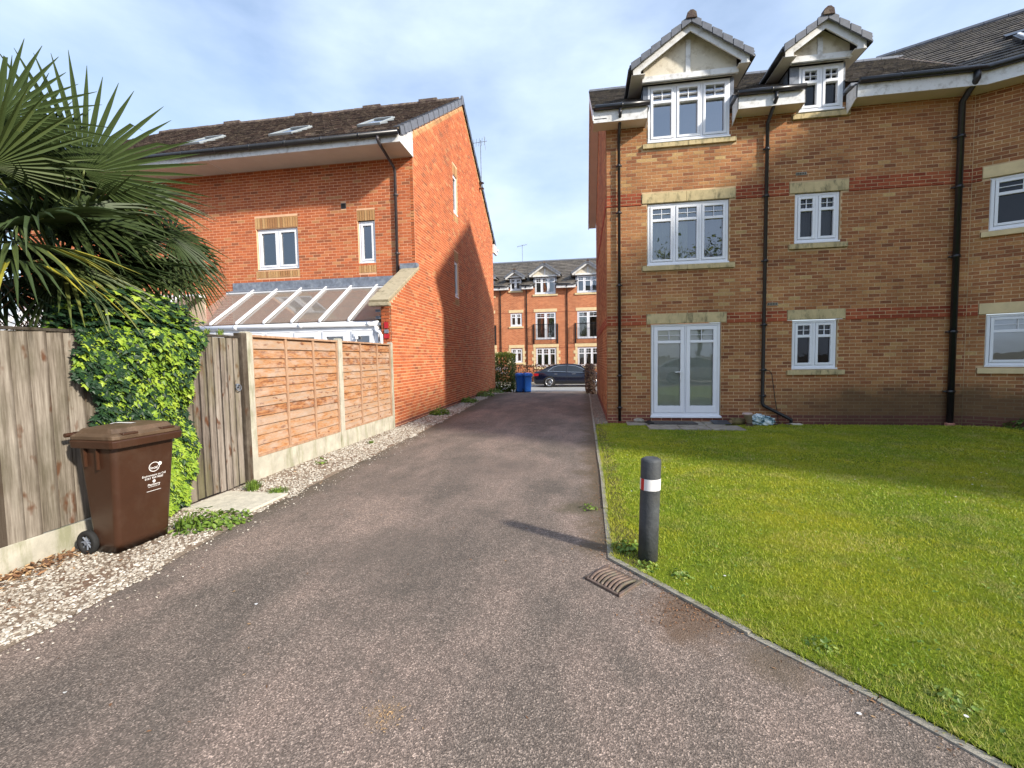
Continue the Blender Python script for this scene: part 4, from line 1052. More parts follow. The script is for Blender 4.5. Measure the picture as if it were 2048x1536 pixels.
# ------------------------------------------------------------------ CONSERVATORY
def conservatory(x0, x1, rafters, label, group=None):
    T = empty('conservatory', ((x0 + x1) / 2, 9.7, 0), label, 'conservatory', group)
    cf = Fr(0, 9.66, 1, 0)
    zb, zt, yb_, yt = 2.46, 3.50, 9.60, 11.08
    g = MB(); g.tube([(x0, 9.57, 2.40), (x1, 9.57, 2.40)], .058, 10); g.box(x0, x1, 9.60, 9.66, 2.36, 2.47)
    for i in range(1, 4):
        x = x0 + (x1 - x0) * i / 3 - .2; g.tube([(x - .05, 9.57, 2.40), (x + .05, 9.57, 2.40)], .066, 10)
    g.build('gutter', M['upvc'], T, smooth=True)
    xs = [x0] + rafters + [x1]
    for a, c in zip(xs[:-1], xs[1:]):
        mesh_obj('roof_pane', [(a, yb_, zb + .03), (c, yb_, zb + .03), (c, yt, zt + .0), (a, yt, zt + .0)], [(0, 1, 2, 3)], M['roofglass'], T)
    for x in rafters:
        r = MB(); r.hexa([(x - .032, yb_ - .03, zb + .02), (x + .032, yb_ - .03, zb + .02), (x + .032, yt, zt), (x - .032, yt, zt),
                          (x - .026, yb_ - .03, zb + .085), (x + .026, yb_ - .03, zb + .085), (x + .026, yt, zt + .065), (x - .026, yt, zt + .065)])
        r.build('rafter', M['upvc'], T, bevel=.008)
    MB().box(x0, x1, 11.03, 11.235, 3.42, 3.50).build('wall_plate', M['upvc'], T)
    fr = MB(); fr.fbox(cf, x0, x1, 0, .07, 2.26, 2.36); fr.fbox(cf, x0, x1, 0, .07, -.0, .12)
    posts = [x0 + .05] + [r_ for r_ in rafters] + [x1 - .05]
    for x in posts: fr.fbox(cf, x - .05, x + .05, 0, .07, .12, 2.26)
    fr.build('frame', M['upvc'], T)
    for a, c in zip(posts[:-1], posts[1:]):
        a += .055; c -= .055; s = MB()
        if c - a < .3: continue
        s.fbox(cf, a, a + .10, .0, .09, .12, 2.25); s.fbox(cf, c - .10, c, .0, .09, .12, 2.25); s.fbox(cf, a + .10, c - .10, .0, .09, 2.13, 2.25); s.fbox(cf, a + .10, c - .10, .0, .09, .12, .9)
        s.build('sash', M['upvc'], T)
        mesh_obj('pane', [cf.p(a + .1, .04, .9), cf.p(c - .1, .04, .9), cf.p(c - .1, .04, 2.13), cf.p(a + .1, .04, 2.13)], [(0, 1, 2, 3)], M['glass'], T)
    inn = MB(); inn.box(x0 + .02, x1, 11.20, 11.235, 0, 3.4); inn.box(x0 + .02, x1, 9.75, 11.20, .02, .04); inn.build('inner_wall', simple('inner_plaster', (.62, .50, .38), .9, .15, 6), T)
    return T
raf = [-8.94, -8.23, -7.50, -6.77, -6.05, -5.32]
cv = conservatory(-9.75, -4.62, raf, 'white conservatory with bronze glazed lean-to roof behind the orange slatted fence')
MB().tube([(-4.66, 9.57, 2.36), (-4.66, 9.57, 2.26), (-4.62, 9.54, 2.22), (-4.55, 9.52, 2.20), (-4.51, 9.52, 2.12), (-4.51, 9.52, .05)], .036, 12).build('drainpipe', M['upvc'], cv, smooth=True)
MB().box(-5.20, -5.12, 9.54, 9.57, 2.12, 2.2).box(-5.14, -5.1, 9.50, 9.56, 2.06, 2.12).build('lamp', M['upvc'], cv)
# pale panes lying against the roof of the near end (seen through the glass)
conservatory(-16.6, -10.6, [-15.9, -15.1, -14.3, -13.5, -12.7, -11.9, -11.2], 'farther conservatory with pale glazed roof glimpsed behind the palm leaves')

# ------------------------------------------------------------------ STREET TERRACE at y = 34
ST = empty('terraced_apartments', (-2.7, 34, -.3), 'long orange brick terrace with cream gabled dormers across the street', 'building')
SF = Fr(0, 34, 1, 0)
def brick_tex(name, c1, c2, mo):
    mt, t, p = mat(name); g = geo(t)
    mpn = N(t, 'ShaderNodeMapping'); mpn.inputs['Rotation'].default_value = (R(90), 0, 0)
    t.links.new(g, mpn.inputs[0])
    b = N(t, 'ShaderNodeTexBrick'); b.inputs['Scale'].default_value = 1.0; b.inputs['Brick Width'].default_value = .225; b.inputs['Row Height'].default_value = .075; b.inputs['Mortar Size'].default_value = .006
    b.inputs['Color1'].default_value = (*c1, 1); b.inputs['Color2'].default_value = (*c2, 1); b.inputs['Mortar'].default_value = (*mo, 1); b.inputs['Bias'].default_value = 0
    t.links.new(mpn.outputs[0], b.inputs[0])
    c = mixc(t, .6, b.outputs[0], ramp(t, noise(t, g, 1.1, 5, .6), [(.3, .75), (.7, 1.15)]), 'MULTIPLY')
    t.links.new(c, p.inputs['Base Color']); p.inputs['Roughness'].default_value = .9
    bump(t, p, b.outputs['Fac'], -.4, .006); return mt
M['farbrick'] = brick_tex('orange_street_brick', (.42, .115, .042), (.56, .19, .075), (.55, .36, .22))
hS = []
big = [(-8.62, -6.75), (-3.62, -1.97), (-.45, 1.25), (3.2, 4.9)]
small = [(-5.50, -4.60), (-10.6, -9.7), (5.8, 6.7)]
for a, c in big: hS += [(a + .03, c - .03, 6.36, 8.0), (a + .05, c - .02, .85, 2.30), (a + .06, c - .03, 2.93, 4.99)]
for a, c in small: hS += [(a, c, 6.70, 8.0), (a, c, 3.98, 4.99), (a, c, 1.2, 2.30)]
w = MB(); backing(w, SF, -14, 9, -.35, 6.86, hS, -.12); w.build('wall', M['farbrick'], ST)
def surround(F, a, c, z0, z1):
    s = MB()
    for i in range(6):
        z = z0 + i * (z1 - z0) / 6; e = .30 if i % 2 == 0 else .17
        s.fbox(F, a - e, a - .01, -.02, .02, z + .004, z + (z1 - z0) / 6 - .004); s.fbox(F, c + .01, c + e, -.02, .02, z + .004, z + (z1 - z0) / 6 - .004)
    return s
for i, (a, c) in enumerate(big):
    window(ST, SF, a + .05, c - .05, 6.38, 7.60, 3, True, .0, .30, curtain=[(.05, .95, 'curtain')] if i == 1 else ([(.4, .62, 'curtain')] if i == 2 else None), dep=.1, roommat=M['roomlight'] if i != 1 else None)
    fd = window(ST, SF, a + .08, c - .05, 2.96, 4.98, 2, True, .03, .2, mullion=.09, curtain=[(.05, .95, 'darkcurtain')])
    window(ST, SF, a + .07, c - .04, .87, 2.28, 3, True, .03, .33, curtain=[(.03, .97, 'curtain')] if i == 1 else None)
    stone_block(ST, SF, a - .06, c + .06, 5.0, 5.23, -.1, .02, 'lintel', [(a + c) / 2], 'stone_clean'); stone_block(ST, SF, a - .15, c + .16, 2.31, 2.56, -.1, .025, 'lintel', [(a + c) / 2], 'stone_clean')
    stone_block(ST, SF, a - .13, c + .13, 6.20, 6.33, -.1, .06, 'sill', None, 'stone_clean'); stone_block(ST, SF, a - .1, c + .1, .66, .82, -.1, .06, 'sill', None, 'stone_clean')
    surround(SF, a + .05, c - .02, .83, 2.30).each('quoin', M['stone_clean'], ST)
    if i in (1, 2, 0):
        r = MB(); x0_, x1_ = a - .08, c + .08
        for z in (2.90, 4.05): r.tube([SF.p(x0_, .28, z), SF.p(x1_, .28, z)], .022, 6); [r.tube([SF.p(q, .0, z), SF.p(q, .28, z)], .022, 6) for q in (x0_, x1_)]
        nb_ = 17
        for k in range(nb_ + 1): x = x0_ + (x1_ - x0_) * k / nb_; r.tube([SF.p(x, .28, 2.90), SF.p(x, .28, 4.05)], .022 if k in (0, nb_) else .009, 5)
        for q in (x0_, x1_): r.tube([SF.p(q, .28, 2.9), SF.p(q, .04, 2.66)], .02, 5); r.fbox(SF, q - .05, q + .05, .0, .06, 2.6, 4.1)
        r.build('balcony_railing', M['blackpipe'], ST)
    dormer(ST, SF, (a + c) / 2, 1.22, 8.62, None, a - .10, c + .10, 7.62, 33.6, .6, 7.0, a + .05, c - .05, 6.38, ntile=6, far=True)
for i, (a, c) in enumerate(small):
    window(ST, SF, a + .02, c - .02, 6.72, 7.62, 2, True, .0, .36, dep=.1)
    window(ST, SF, a + .02, c - .02, 4.0, 4.98, 2, True, .03, .33); window(ST, SF, a + .02, c - .02, 1.22, 2.28, 2, True, .03, .33)
    stone_block(ST, SF, a - .12, c + .12, 5.0, 5.22, -.1, .02, 'lintel', None, 'stone_clean'); stone_block(ST, SF, a - .15, c + .15, 2.31, 2.54, -.1, .025, 'lintel', None, 'stone_clean')
    for z in (6.55, 3.83, 1.05): stone_block(ST, SF, a - .12, c + .12, z, z + .12, -.1, .06, 'sill', None, 'stone_clean')
    surround(SF, a, c, .98, 2.30).each('quoin', M['stone_clean'], ST)
    dormer(ST, SF, (a + c) / 2, .80, 8.22, None, a - .07, c + .07, 7.66, 33.6, .6, 7.0, a, c, 6.72, ntile=4, far=True)
s = MB()
for z in (5.0, 2.30): s.fbox(SF, -14, 9, -.01, .012, z - .03, z)
s.build('string_course', M['band'], ST)
cuts = [-14] + [v for a, c in sorted(big + small) for v in (a - .05, c + .05)] + [9]
f = MB(); g = MB()
for a, c in zip(cuts[::2], cuts[1::2]): f.fbox(SF, a, c, .3, .4, 6.72, 6.95); f.fbox(SF, a, c, 0, .3, 6.74, 6.75); g.tube([SF.p(a, .46, 6.98), SF.p(c, .46, 6.98)], .055, 8)
f.each('fascia', M['white'], ST); g.each('gutter', M['blackpipe'], ST, smooth=True)
for x in (-6.25, -4.22, -1.15, 2.3): downpipe(ST, [(x, 33.56, 6.95), (x, 33.56, 6.86), (x, 33.94, 6.5), (x, 33.94, -.3)], .036, clips=[(x, 33.94, z) for z in (5.6, 4, 2.4, 1)])
sv = np.array([0, 1, .6]); sv /= np.linalg.norm(sv)
SR = 4.35
def keepS(s_, t):
    x = -14 + s_; y = 33.56 + sv[1] * t
    for a, c in big + small:
        if a - .0 < x < c + .0 and y < 34.1: return False
    return True
ti = tiling((-14, 33.56, 6.99), (1, 0, 0), sv, 23, math.hypot(SR, SR * .6), tw=.42, g=.345, keep=keepS, lift=.05)
rfm = MB(); zq = 6.98 + .6 * .55
rfm.add([(-14, 34.15, zq), (9, 34.15, zq), (9, 33.6 + SR, 6.98 + .6 * SR), (-14, 33.6 + SR, 6.98 + .6 * SR), (9, 42.5, 6.98), (-14, 42.5, 6.98)], [(0, 1, 2, 3), (3, 2, 4, 5)])
for a, c in zip(cuts[::2], cuts[1::2]): rfm.add([(a, 33.6, 6.98), (c, 33.6, 6.98), (c, 34.15, zq), (a, 34.15, zq)], [(0, 1, 2, 3)])
rfm.build('roof', M['tile_grey'], ST)
pieces(ST, 'roof_tile', [M['tile_grey']], TT, [(a, b_, c) for a, b_, c in ti], 0)
MB().tube([(-14, 33.56 + SR, 6.99 + .6 * SR), (9, 33.56 + SR, 6.99 + .6 * SR)], .12, 8).build('ridge_tiles', M['verge'], ST)
AE2 = empty('tv_aerial', (-5.0, 37.9, 9.6), 'television aerial on a tall thin pole above the terrace roof ridge', 'aerial')
a = MB(); a.tube([(-5.0, 37.9, 9.3), (-5.0, 37.9, 11.1)], .02, 5); a.tube([(-5.45, 37.9, 10.95), (-4.6, 37.9, 11.1)], .016, 4)
for k in range(6): x = -5.4 + k * .15; a.tube([(x, 37.8, 10.85 + k * .03), (x + .05, 38.0, 11.08 + k * .03)], .01, 4)
a.build('antenna', M['lead'], AE2)

# ------------------------------------------------------------------ FENCES on the left (x = -4.3)
def ubox(bottom_taper=0): return ([(0, 0, 0), (1, 0, 0), (1, 1, 0), (0, 1, 0), (0, 0, 1), (1, 0, 1), (1, 1, 1), (0, 1, 1)], BOXF)
FB = ([(0, 0, 0), (1, 0, 0), (1, 1, 0), (0, .35, 0), (0, 0, 1), (1, 0, 1), (1, 1, 1), (0, .35, 1)], BOXF)   # feather edge
FL = Fr(-4.30, 0, 0, 1)                # s = y, outward +x
cf_ = empty('close_board_fence', (-4.3, 2.0, 0), 'weathered grey vertical board fence standing on a pale gravel board behind the brown bin', 'fence')
it = []; y = -2.2
while y < 4.16:
    wd = .118 + random.uniform(-.008, .008)
    Mx = fmat(FL, y, -.01 + random.uniform(-.003, .004), .225 + random.uniform(-.004, .01), wd + .014, .024, 1.62)
    Mx[:3, 2] = (random.uniform(-.004, .004), random.uniform(-.006, .006), 1.62 + random.uniform(-.006, .006))
    it.append((Mx, 0, RNG.random())); y += wd
pieces(cf_, 'board', [M['greywood']], FB, it)
MB().fbox(FL, -2.2, 4.17, -.03, .022, 1.85, 1.875).build('capping_rail', M['gatewood'], cf_, bevel=.003)
MB().fbox(FL, -2.2, .9, -.05, .018, -.05, .222).build('gravel_board', M['fenceconc'], cf_); MB().fbox(FL, .905, 3.98, -.05, .018, -.05, .222).build('gravel_board', M['fenceconc'], cf_, bevel=.004)
MB().fbox(FL, 4.0, 4.14, -.1, .03, -.05, 1.9).build('post', M['gatewood'], cf_)
GT = empty('garden_gate', (-4.3, 4.6, 0), 'grey vertical board garden gate with a metal ring latch between ivy and slatted fence', 'gate')
GL = Fr(-4.28, 0, 0, 1); it = []
y = 4.18
for k in range(8):
    wd = .102
    Mx = fmat(GL, y + .002, -.02 + random.uniform(-.002, .004), .03 + random.uniform(-.008, .01), wd - .004, .022, 1.84); Mx[:3, 2] = (0, random.uniform(-.005, .005), 1.845)
    it.append((Mx, 0, RNG.random())); y += wd
pieces(GT, 'board', [M['gatewood']], ubox(), it)
MB().fbox(GL, 4.17, 5.0, -.05, .012, 1.878, 1.905).build('top_rail', M['gatewood'], GT)
rg = MB(); cy, cz = 4.925, 1.255
rg.tube([GL.p(cy + .038 * math.cos(a), .035, cz + .038 * math.sin(a)) for a in np.linspace(0, 2 * math.pi, 19)], .006, 6)
rg.tube([GL.p(cy, 0, cz + .03), GL.p(cy, .03, cz + .03)], .022, 10); rg.tube([GL.p(cy + .02 * math.cos(a), .02, cz + .02 * math.sin(a)) for a in np.linspace(0, 2 * math.pi, 15)], .006, 6)
rg.build('ring_latch', M['lead'], GT, smooth=True)
tp = empty('timber_post', (-4.3, 5.06, 0), 'rough squared timber gate post between grey gate and first concrete post', 'post')
MB().fbox(GL, 5.02, 5.105, -.09, .03, -.05, 1.945).build('post', M['greywood'], tp, bevel=.006)
def cpost(y, w_, label):
    t = empty('concrete_post', (-4.3, y, 0), label, 'post', 'concrete posts of the slatted fence')
    MB().fbox(FL, y, y + w_, -.08, .03, -.05, 1.955).fbox(FL, y + .015, y + w_ - .015, -.07, .02, 1.955, 1.968).build('shaft', M['fenceconc'], t, bevel=.006)
cpost(5.11, .12, 'concrete fence post next to the timber gate post'); cpost(7.31, .12, 'middle concrete post between the two slatted orange panels'); cpost(9.50, .08, 'concrete post against the corner of the brick gable')
def lap_panel(y0, y1, label, bats):
    t = empty('lap_fence_panel', (-4.3, y0, 0), label, 'fence panel', 'slatted timber fence panels')
    z0, z1 = .31, 1.90; n = 12; it = []; pt = (z1 - z0 - .04) / n
    for k in range(n):
        z = z0 + .02 + k * pt
        Mx = fmat(FL, y0 + .012, -.022 + random.uniform(-.002, .002), z - .004, y1 - y0 - .024, .010, pt + .03)
        Mx[:3, 2] = np.array([-.022, random.uniform(-.004, .004), pt + .03]); Mx[2, 0] = random.uniform(-.010, .010)
        it.append((Mx, 0, RNG.random()))
    pieces(t, 'slat', [M['lapwood']], ubox(), it)
    for b in bats: MB().fbox(FL, b - .018, b + .018, -.022, .006, z0, z1).build('batten', M['battenwood'], t, bevel=.002)
    for b in (y0 + .014, y1 - .014): MB().fbox(FL, b - .014, b + .014, -.022, .008, z0, z1).build('edge_batten', M['battenwood'], t)
    MB().fbox(FL, y0, y1, -.04, .014, z1 + .001, z1 + .03).build('top_rail', M['battenwood'], t); MB().fbox(FL, y0, y1, -.035, .009, z0 - .008, z0 + .02).build('bottom_rail', M['battenwood'], t)
    MB().fbox(FL, y0 - .01, y1 + .01, -.05, .004, -.05, z0 - .012).build('gravel_board', M['fenceconc'], t)
lap_panel(5.235, 7.305, 'orange slatted fence panel next to the garden gate', (5.93, 6.60)); lap_panel(7.435, 9.495, 'orange slatted fence panel next to the brick gable', (8.14, 8.85))
MB().box(-4.24, -3.44, 4.02, 4.66, -.02, .03).build('threshold_slab', M['threshold'], bevel=.012, label='pale rough concrete slab set in front of the grey garden gate', cat='slab')


# ------------------------------------------------------------------ WHEELED BINS
def text_mesh(txt, size, mt, parent, Mx, name='lettering'):
    cu = bpy.data.curves.new(name, 'FONT'); cu.body = txt; cu.size = size; cu.align_x = 'CENTER'; cu.align_y = 'CENTER'; cu.resolution_u = 2; cu.offset = size * .014
    o = bpy.data.objects.new(name, cu); C.objects.link(o)
    dg = bpy.context.evaluated_depsgraph_get(); me = bpy.data.meshes.new_from_object(o.evaluated_get(dg)); bpy.data.objects.remove(o)
    me.name = name; me.materials.clear(); me.materials.append(mt)
    k = bpy.data.objects.new(name, me); C.objects.link(k); k.parent = parent; k.matrix_local = Mx
    return k
def wheelie_bin(name, label, body, lid, wheel, logos=False, group=None, W=.56, D=.62, H=1.05):
    """local frame: front faces +x, width along y, origin under the middle"""
    t = empty(name, (0, 0, 0), label, 'bin', group)
    w1, d1 = W * .80, D * .70; w2, d2 = W * .95, D * .90; zt = H * .90; z0 = .02
    xb = -D / 2 + .04; b = MB()
    def ring(x0, x1, w, z, r):
        pts = []
        for cx, cy, a0 in ((x1 - r, w / 2 - r, 0), (x0 + r, w / 2 - r, 90), (x0 + r, -w / 2 + r, 180), (x1 - r, -w / 2 + r, 270)):
            for k in range(4): a = R(a0 + k * 30); pts.append((cx + r * math.cos(a), cy + r * math.sin(a), z))
        return pts
    rings = [ring(xb + .03, xb + d1, w1, z0, .04), ring(xb + .045, xb + d1 + .01, w1 + .01, .10, .045), ring(xb, xb + d2, w2, zt - .03, .05), ring(xb - .01, xb + d2 + .01, w2 + .02, zt, .05)]
    vs = [p for r_ in rings for p in r_]; fs = []
    for i in range(len(rings) - 1):
        for k in range(16): fs.append((i * 16 + k, i * 16 + (k + 1) % 16, (i + 1) * 16 + (k + 1) % 16, (i + 1) * 16 + k))
    fs.append(tuple(range(16))[::-1]); b.add(vs, fs)
    ob = b.build('body', body, t, smooth=False); 
    for p in ob.data.polygons: p.use_smooth = len(p.vertices) == 4
    e_ = ob.modifiers.new('w', 'WEIGHTED_NORMAL'); e_.keep_sharp = False
    # rim with comb lip
    r1 = ring(xb - .045, xb + d2 + .055, W + .035, zt - .045, .05); r2 = ring(xb - .05, xb + d2 + .06, W + .045, zt + .012, .05); r3 = ring(xb - .04, xb + d2 + .045, W + .02, zt + .022, .05)
    r0 = ring(xb - .02, xb + d2 + .03, W - .01, zt - .04, .05)
    m_ = MB(); vs = r0 + r1 + r2 + r3; fs = []
    for i in range(3):
        for k in range(16): fs.append((i * 16 + k, i * 16 + (k + 1) % 16, (i + 1) * 16 + (k + 1) % 16, (i + 1) * 16 + k))
    fs.append(tuple(range(48, 64))); m_.add(vs, fs)
    m_.build('rim', body, t, bevel=.004)
    # lid: shallow dome with stepped edge and two front grips
    l = MB(); zl = zt + .024
    la, lb, lw = xb - .045, xb + d2 + .05, W + .03
    rr_ = [ring(la, lb, lw, zl, .05), ring(la, lb, lw, zl + .028, .05), ring(la + .02, lb - .05, lw - .07, zl + .048, .05), ring(la + .05, lb - .07, lw - .10, zl + .082, .06), ring(la + .16, lb - .18, lw - .26, zl + .100, .05)]
    vs = [p for r_ in rr_ for p in r_]; fs = [tuple(range(16))[::-1]]
    for i in range(4):
        for k in range(16): fs.append((i * 16 + k, i * 16 + (k + 1) % 16, (i + 1) * 16 + (k + 1) % 16, (i + 1) * 16 + k))
    fs.append(tuple(range(64, 80))); l.add(vs, fs)
    lo = l.build('lid', lid, t, bevel=.003)
    for sg in (-1, 1):
        MB().box(lb - .11, lb + .0, sg * lw * .27 - .06, sg * lw * .27 + .06, zl + .03, zl + .048).build('grip', body, lo, bevel=.006)
        MB().box(xb + d2 * .25, xb + d2 * .28, sg * (w2 / 2 - .002), sg * (w2 / 2 + .018), zt - .20, zt - .04).box(xb + d2 * .58, xb + d2 * .61, sg * (w2 / 2 - .002), sg * (w2 / 2 + .018), zt - .22, zt - .04).build('side_rib', body, ob)
    MB().tube([(xb - .075, -W / 2 - .01, zl + .03), (xb - .075, W / 2 + .01, zl + .03)], .018, 10).box(xb - .08, xb - .0, -W / 2 + .05, -W / 2 + .09, zl, zl + .05).box(xb - .08, xb - .0, W / 2 - .09, W / 2 - .05, zl, zl + .05).build('handle', body, t, smooth=False)
    MB().tube([(xb + .03, -W / 2 + .02, .1), (xb + .03, W / 2 - .02, .1)], .011, 8).build('axle', wheel, t)
    for sg in (-1, 1):
        y0_ = sg * (W / 2 - .03); wv_ = MB(); rw_ = .1
        prof = [(.060, -.012), (.064, -.020), (.094, -.022), (.1, -.012), (.1, .012), (.094, .022), (.064, .020), (.060, .012)]
        n = 28; vs = []
        for r_, dy in prof:
            for k in range(n): vs.append((xb + .03 + r_ * math.cos(2 * math.pi * k / n), y0_ + dy, .1 + r_ * math.sin(2 * math.pi * k / n)))
        fs = [(i * n + k, i * n + (k + 1) % n, ((i + 1) % 8) * n + (k + 1) % n, ((i + 1) % 8) * n + k) for i in range(8) for k in range(n)]
        wv_.add(vs, fs); wh = wv_.build('wheel', wheel, t, smooth=True)
        h = MB()
        for k in range(8):
            a = 2 * math.pi * k / 8; c, s_ = math.cos(a), math.sin(a)
            h.tube([(xb + .03 + .012 * c, y0_ + sg * .006, .1 + .012 * s_), (xb + .03 + .062 * c, y0_ + sg * .006, .1 + .062 * s_)], .007, 5)
        h.tube([(xb + .03, y0_ - .02, .1), (xb + .03, y0_ + .02, .1)], .018, 10)
        h.build('hub', M['lead'], wh)
    if logos:
        wm = simple('white_print', (.78, .76, .74), .5, .06)
        tx = math.atan2((d2 - d1 - .01), zt - .13)
        def fm(y, z):
            x = xb + d1 + .01 + (d2 - d1 - .01) * (z - .10) / (zt - .13) + .003
            # text plane: local x -> +y, local y -> up the sloping front, normal -> +x
            up = Vector((math.sin(tx), 0, math.cos(tx))); rt = Vector((0, 1, 0)); nn_ = rt.cross(up)
            mm = Matrix((( rt.x, up.x, nn_.x, x), (rt.y, up.y, nn_.y, y), (rt.z, up.z, nn_.z, z), (0, 0, 0, 1))); return mm
        yc = .065
        ringc = MB(); 
        n = 40
        A_ = [(.047 * math.cos(2 * math.pi * k / n), .043 * math.sin(2 * math.pi * k / n), .0) for k in range(n)]; B_ = [(.041 * math.cos(2 * math.pi * k / n), .037 * math.sin(2 * math.pi * k / n), .0) for k in range(n)]
        ringc.add(A_ + B_, [(k, (k + 1) % n, n + (k + 1) % n, n + k) for k in range(n)])
        cc = [(.048 + .017 * math.cos(2 * math.pi * k / 16), .020 + .017 * math.sin(2 * math.pi * k / 16), .0012) for k in range(16)]; ringc.add(cc, [tuple(range(16))])
        rk = ringc.build('logo_ring', wm, None); rk.parent = t; rk.matrix_local = fm(yc, .675)
        text_mesh('local', .034, wm, t, fm(yc - .002, .668)); text_mesh('Environment on Call', .0245, wm, t, fm(yc, .603)); text_mesh('0161 954 9000', .026, wm, t, fm(yc, .578))
        dsk = MB().add([(.013 * math.cos(2 * math.pi * k / 16), .013 * math.sin(2 * math.pi * k / 16), 0) for k in range(16)], [tuple(range(16))]).build('logo_dot', wm, None); dsk.parent = t; dsk.matrix_local = fm(yc, .548)
        text_mesh('PlasGerry', .027, wm, t, fm(yc, .520)); text_mesh('environmental services', .011, wm, t, fm(yc, .503))
        ln = MB().add([(-.062, -.002, 0), (.062, -.002, 0), (.062, .002, 0), (-.062, .002, 0)], [(0, 1, 2, 3)]).build('logo_line', wm, None); ln.parent = t; ln.matrix_local = fm(yc, .465)
        # white numeral on the lid
        zz = zl + .1015
        nm = MB().add([(.10, -.03, zz), (.10, .012, zz), (-.10, .012, zz), (-.10, -.03, zz), (-.055, -.09, zz), (-.035, -.09, zz), (-.075, -.03, zz)], [(0, 1, 2, 3), (4, 5, 6, 3)]).build('lid_number', wm, None); nm.parent = t; nm.location = (0, -.0, 0)
    return t
M['binbrown'] = simple('brown_bin_plastic', (.050, .021, .011), .36, .12, 3, .45, dirt=((.065, .035, .022), 4)); M['binlid'] = simple('brown_bin_lid', (.095, .06, .036), .5, .25, 5, .4, dirt=((.17, .115, .075), 6))
M['rubber'] = simple('black_rubber', (.022, .022, .022), .75, .2, 10, .3)
M['binblue'] = simple('blue_bin_plastic', (.02, .16, .62), .4, .08, 3, .5)
bn = wheelie_bin('wheelie_bin', 'large brown wheelie bin in front of the grey board fence and ivy', M['binbrown'], M['binlid'], M['rubber'], True, None, .55, .44, 1.05)
bn.location = (-3.905, 3.235, 0.0); bn.rotation_euler = (0, 0, R(-4))
b2 = wheelie_bin('wheelie_bin', 'blue wheelie bin nearer the green hedge, left of the pair', M['binblue'], M['binblue'], M['rubber'], False, 'pair of blue wheelie bins', .40, .46, .95)
b2.location = (-3.13, 21.9, float(gz(21.9))); b2.rotation_euler = (0, 0, R(-75))
b3 = copy_tree(b2); b3['label'] = 'blue wheelie bin farther from the green hedge, right of the pair'; b3.location = (-2.74, 21.75, float(gz(21.75))); b3.rotation_euler = (0, 0, R(-62))

# ------------------------------------------------------------------ BOLLARD, GRATE
bo = empty('bollard', (.478, 3.44, 0), 'dark grey round bollard with a white and red band on the lawn corner', 'bollard')
M['bollard'] = simple('grey_recycled_plastic', (.058, .062, .066), .65, .3, 9, .35, bmp=.5, bscale=50, dirt=((.085, .085, .08), 7))
bo_m = MB().disc_stack(.478, 3.44, [(.073, -.05), (.073, .3), (.0735, .6), (.074, .775), (.070, .79), (.052, .80)], 28, tilt=(.030, -.012)).build('shaft', M['bollard'], bo, smooth=True)
for p in bo_m.data.polygons: p.use_smooth = len(p.vertices) == 4 and True
bd = MB(); n = 40
WB = simple('white_reflective_tape', (.78, .77, .76), .35, .05, 20); RBn = simple('red_reflective_tape', (.55, .02, .02), .35, .05)
for k in range(n):
    a0, a1 = 2 * math.pi * k / n, 2 * math.pi * (k + 1) / n
    ang = math.degrees(a0)
    red = 190 <= ang < 225
    r_ = .0752
    q = lambda a, z: (.478 + .030 * z + r_ * math.cos(a), 3.44 - .012 * z + r_ * math.sin(a), z)
    bd.add([q(a0, .562), q(a1, .562), q(a1, .648), q(a0, .648)], [(0, 1, 2, 3)], 1 if red else 0)
bd.build('reflective_band', [WB, RBn], bo, smooth=True)
gp = [np.array([.012, 3.085]), np.array([.185, 3.305]), np.array([.395, 3.115]), np.array([.215, 2.885])]
c0 = sum(gp) / 4
GRT = empty('drain_grate', (float(c0[0]), float(c0[1]), 0), 'small square rusty drain grate with curved bars at the kerb corner', 'drain')
e1 = gp[1] - gp[0]; e2 = gp[3] - gp[0]
def gpt(a, b, z): p = gp[0] + e1 * a + e2 * b; return (float(p[0]), float(p[1]), z)
pit_dark_plate = MB().add([gpt(.02, .02, .003), gpt(.98, .02, .003), gpt(.98, .98, .003), gpt(.02, .98, .003)], [(0, 1, 2, 3)]).build('pit_dark_plate', M['dark'], GRT)  # black plate just above the drive, stands for the dark below the bars
fr = MB()
for (a0, a1, b0, b1) in ((-.02, .06, -.03, 1.03), (.84, .90, -.0, 1.0), (-.02, 1.0, -.05, .03), (-.02, 1.0, .97, 1.05)):
    fr.hexa([gpt(a0, b0, -.01), gpt(a1, b0, -.01), gpt(a1, b1, -.01), gpt(a0, b1, -.01), gpt(a0, b0, .016), gpt(a1, b0, .016), gpt(a1, b1, .016), gpt(a0, b1, .016)])
fr.build('frame', M['iron'], GRT, bevel=.004)
for k in range(8):
    b = .10 + k * .115
    pts = [gpt(.05 + .80 * s, b + .0 - .07 * math.sin(math.pi * s) + .0, .010 + .004 * math.sin(math.pi * s)) for s in np.linspace(0, 1, 9)]
    MB().tube(pts, .0125, 6).build('bar', M['iron'], GRT, smooth=True)

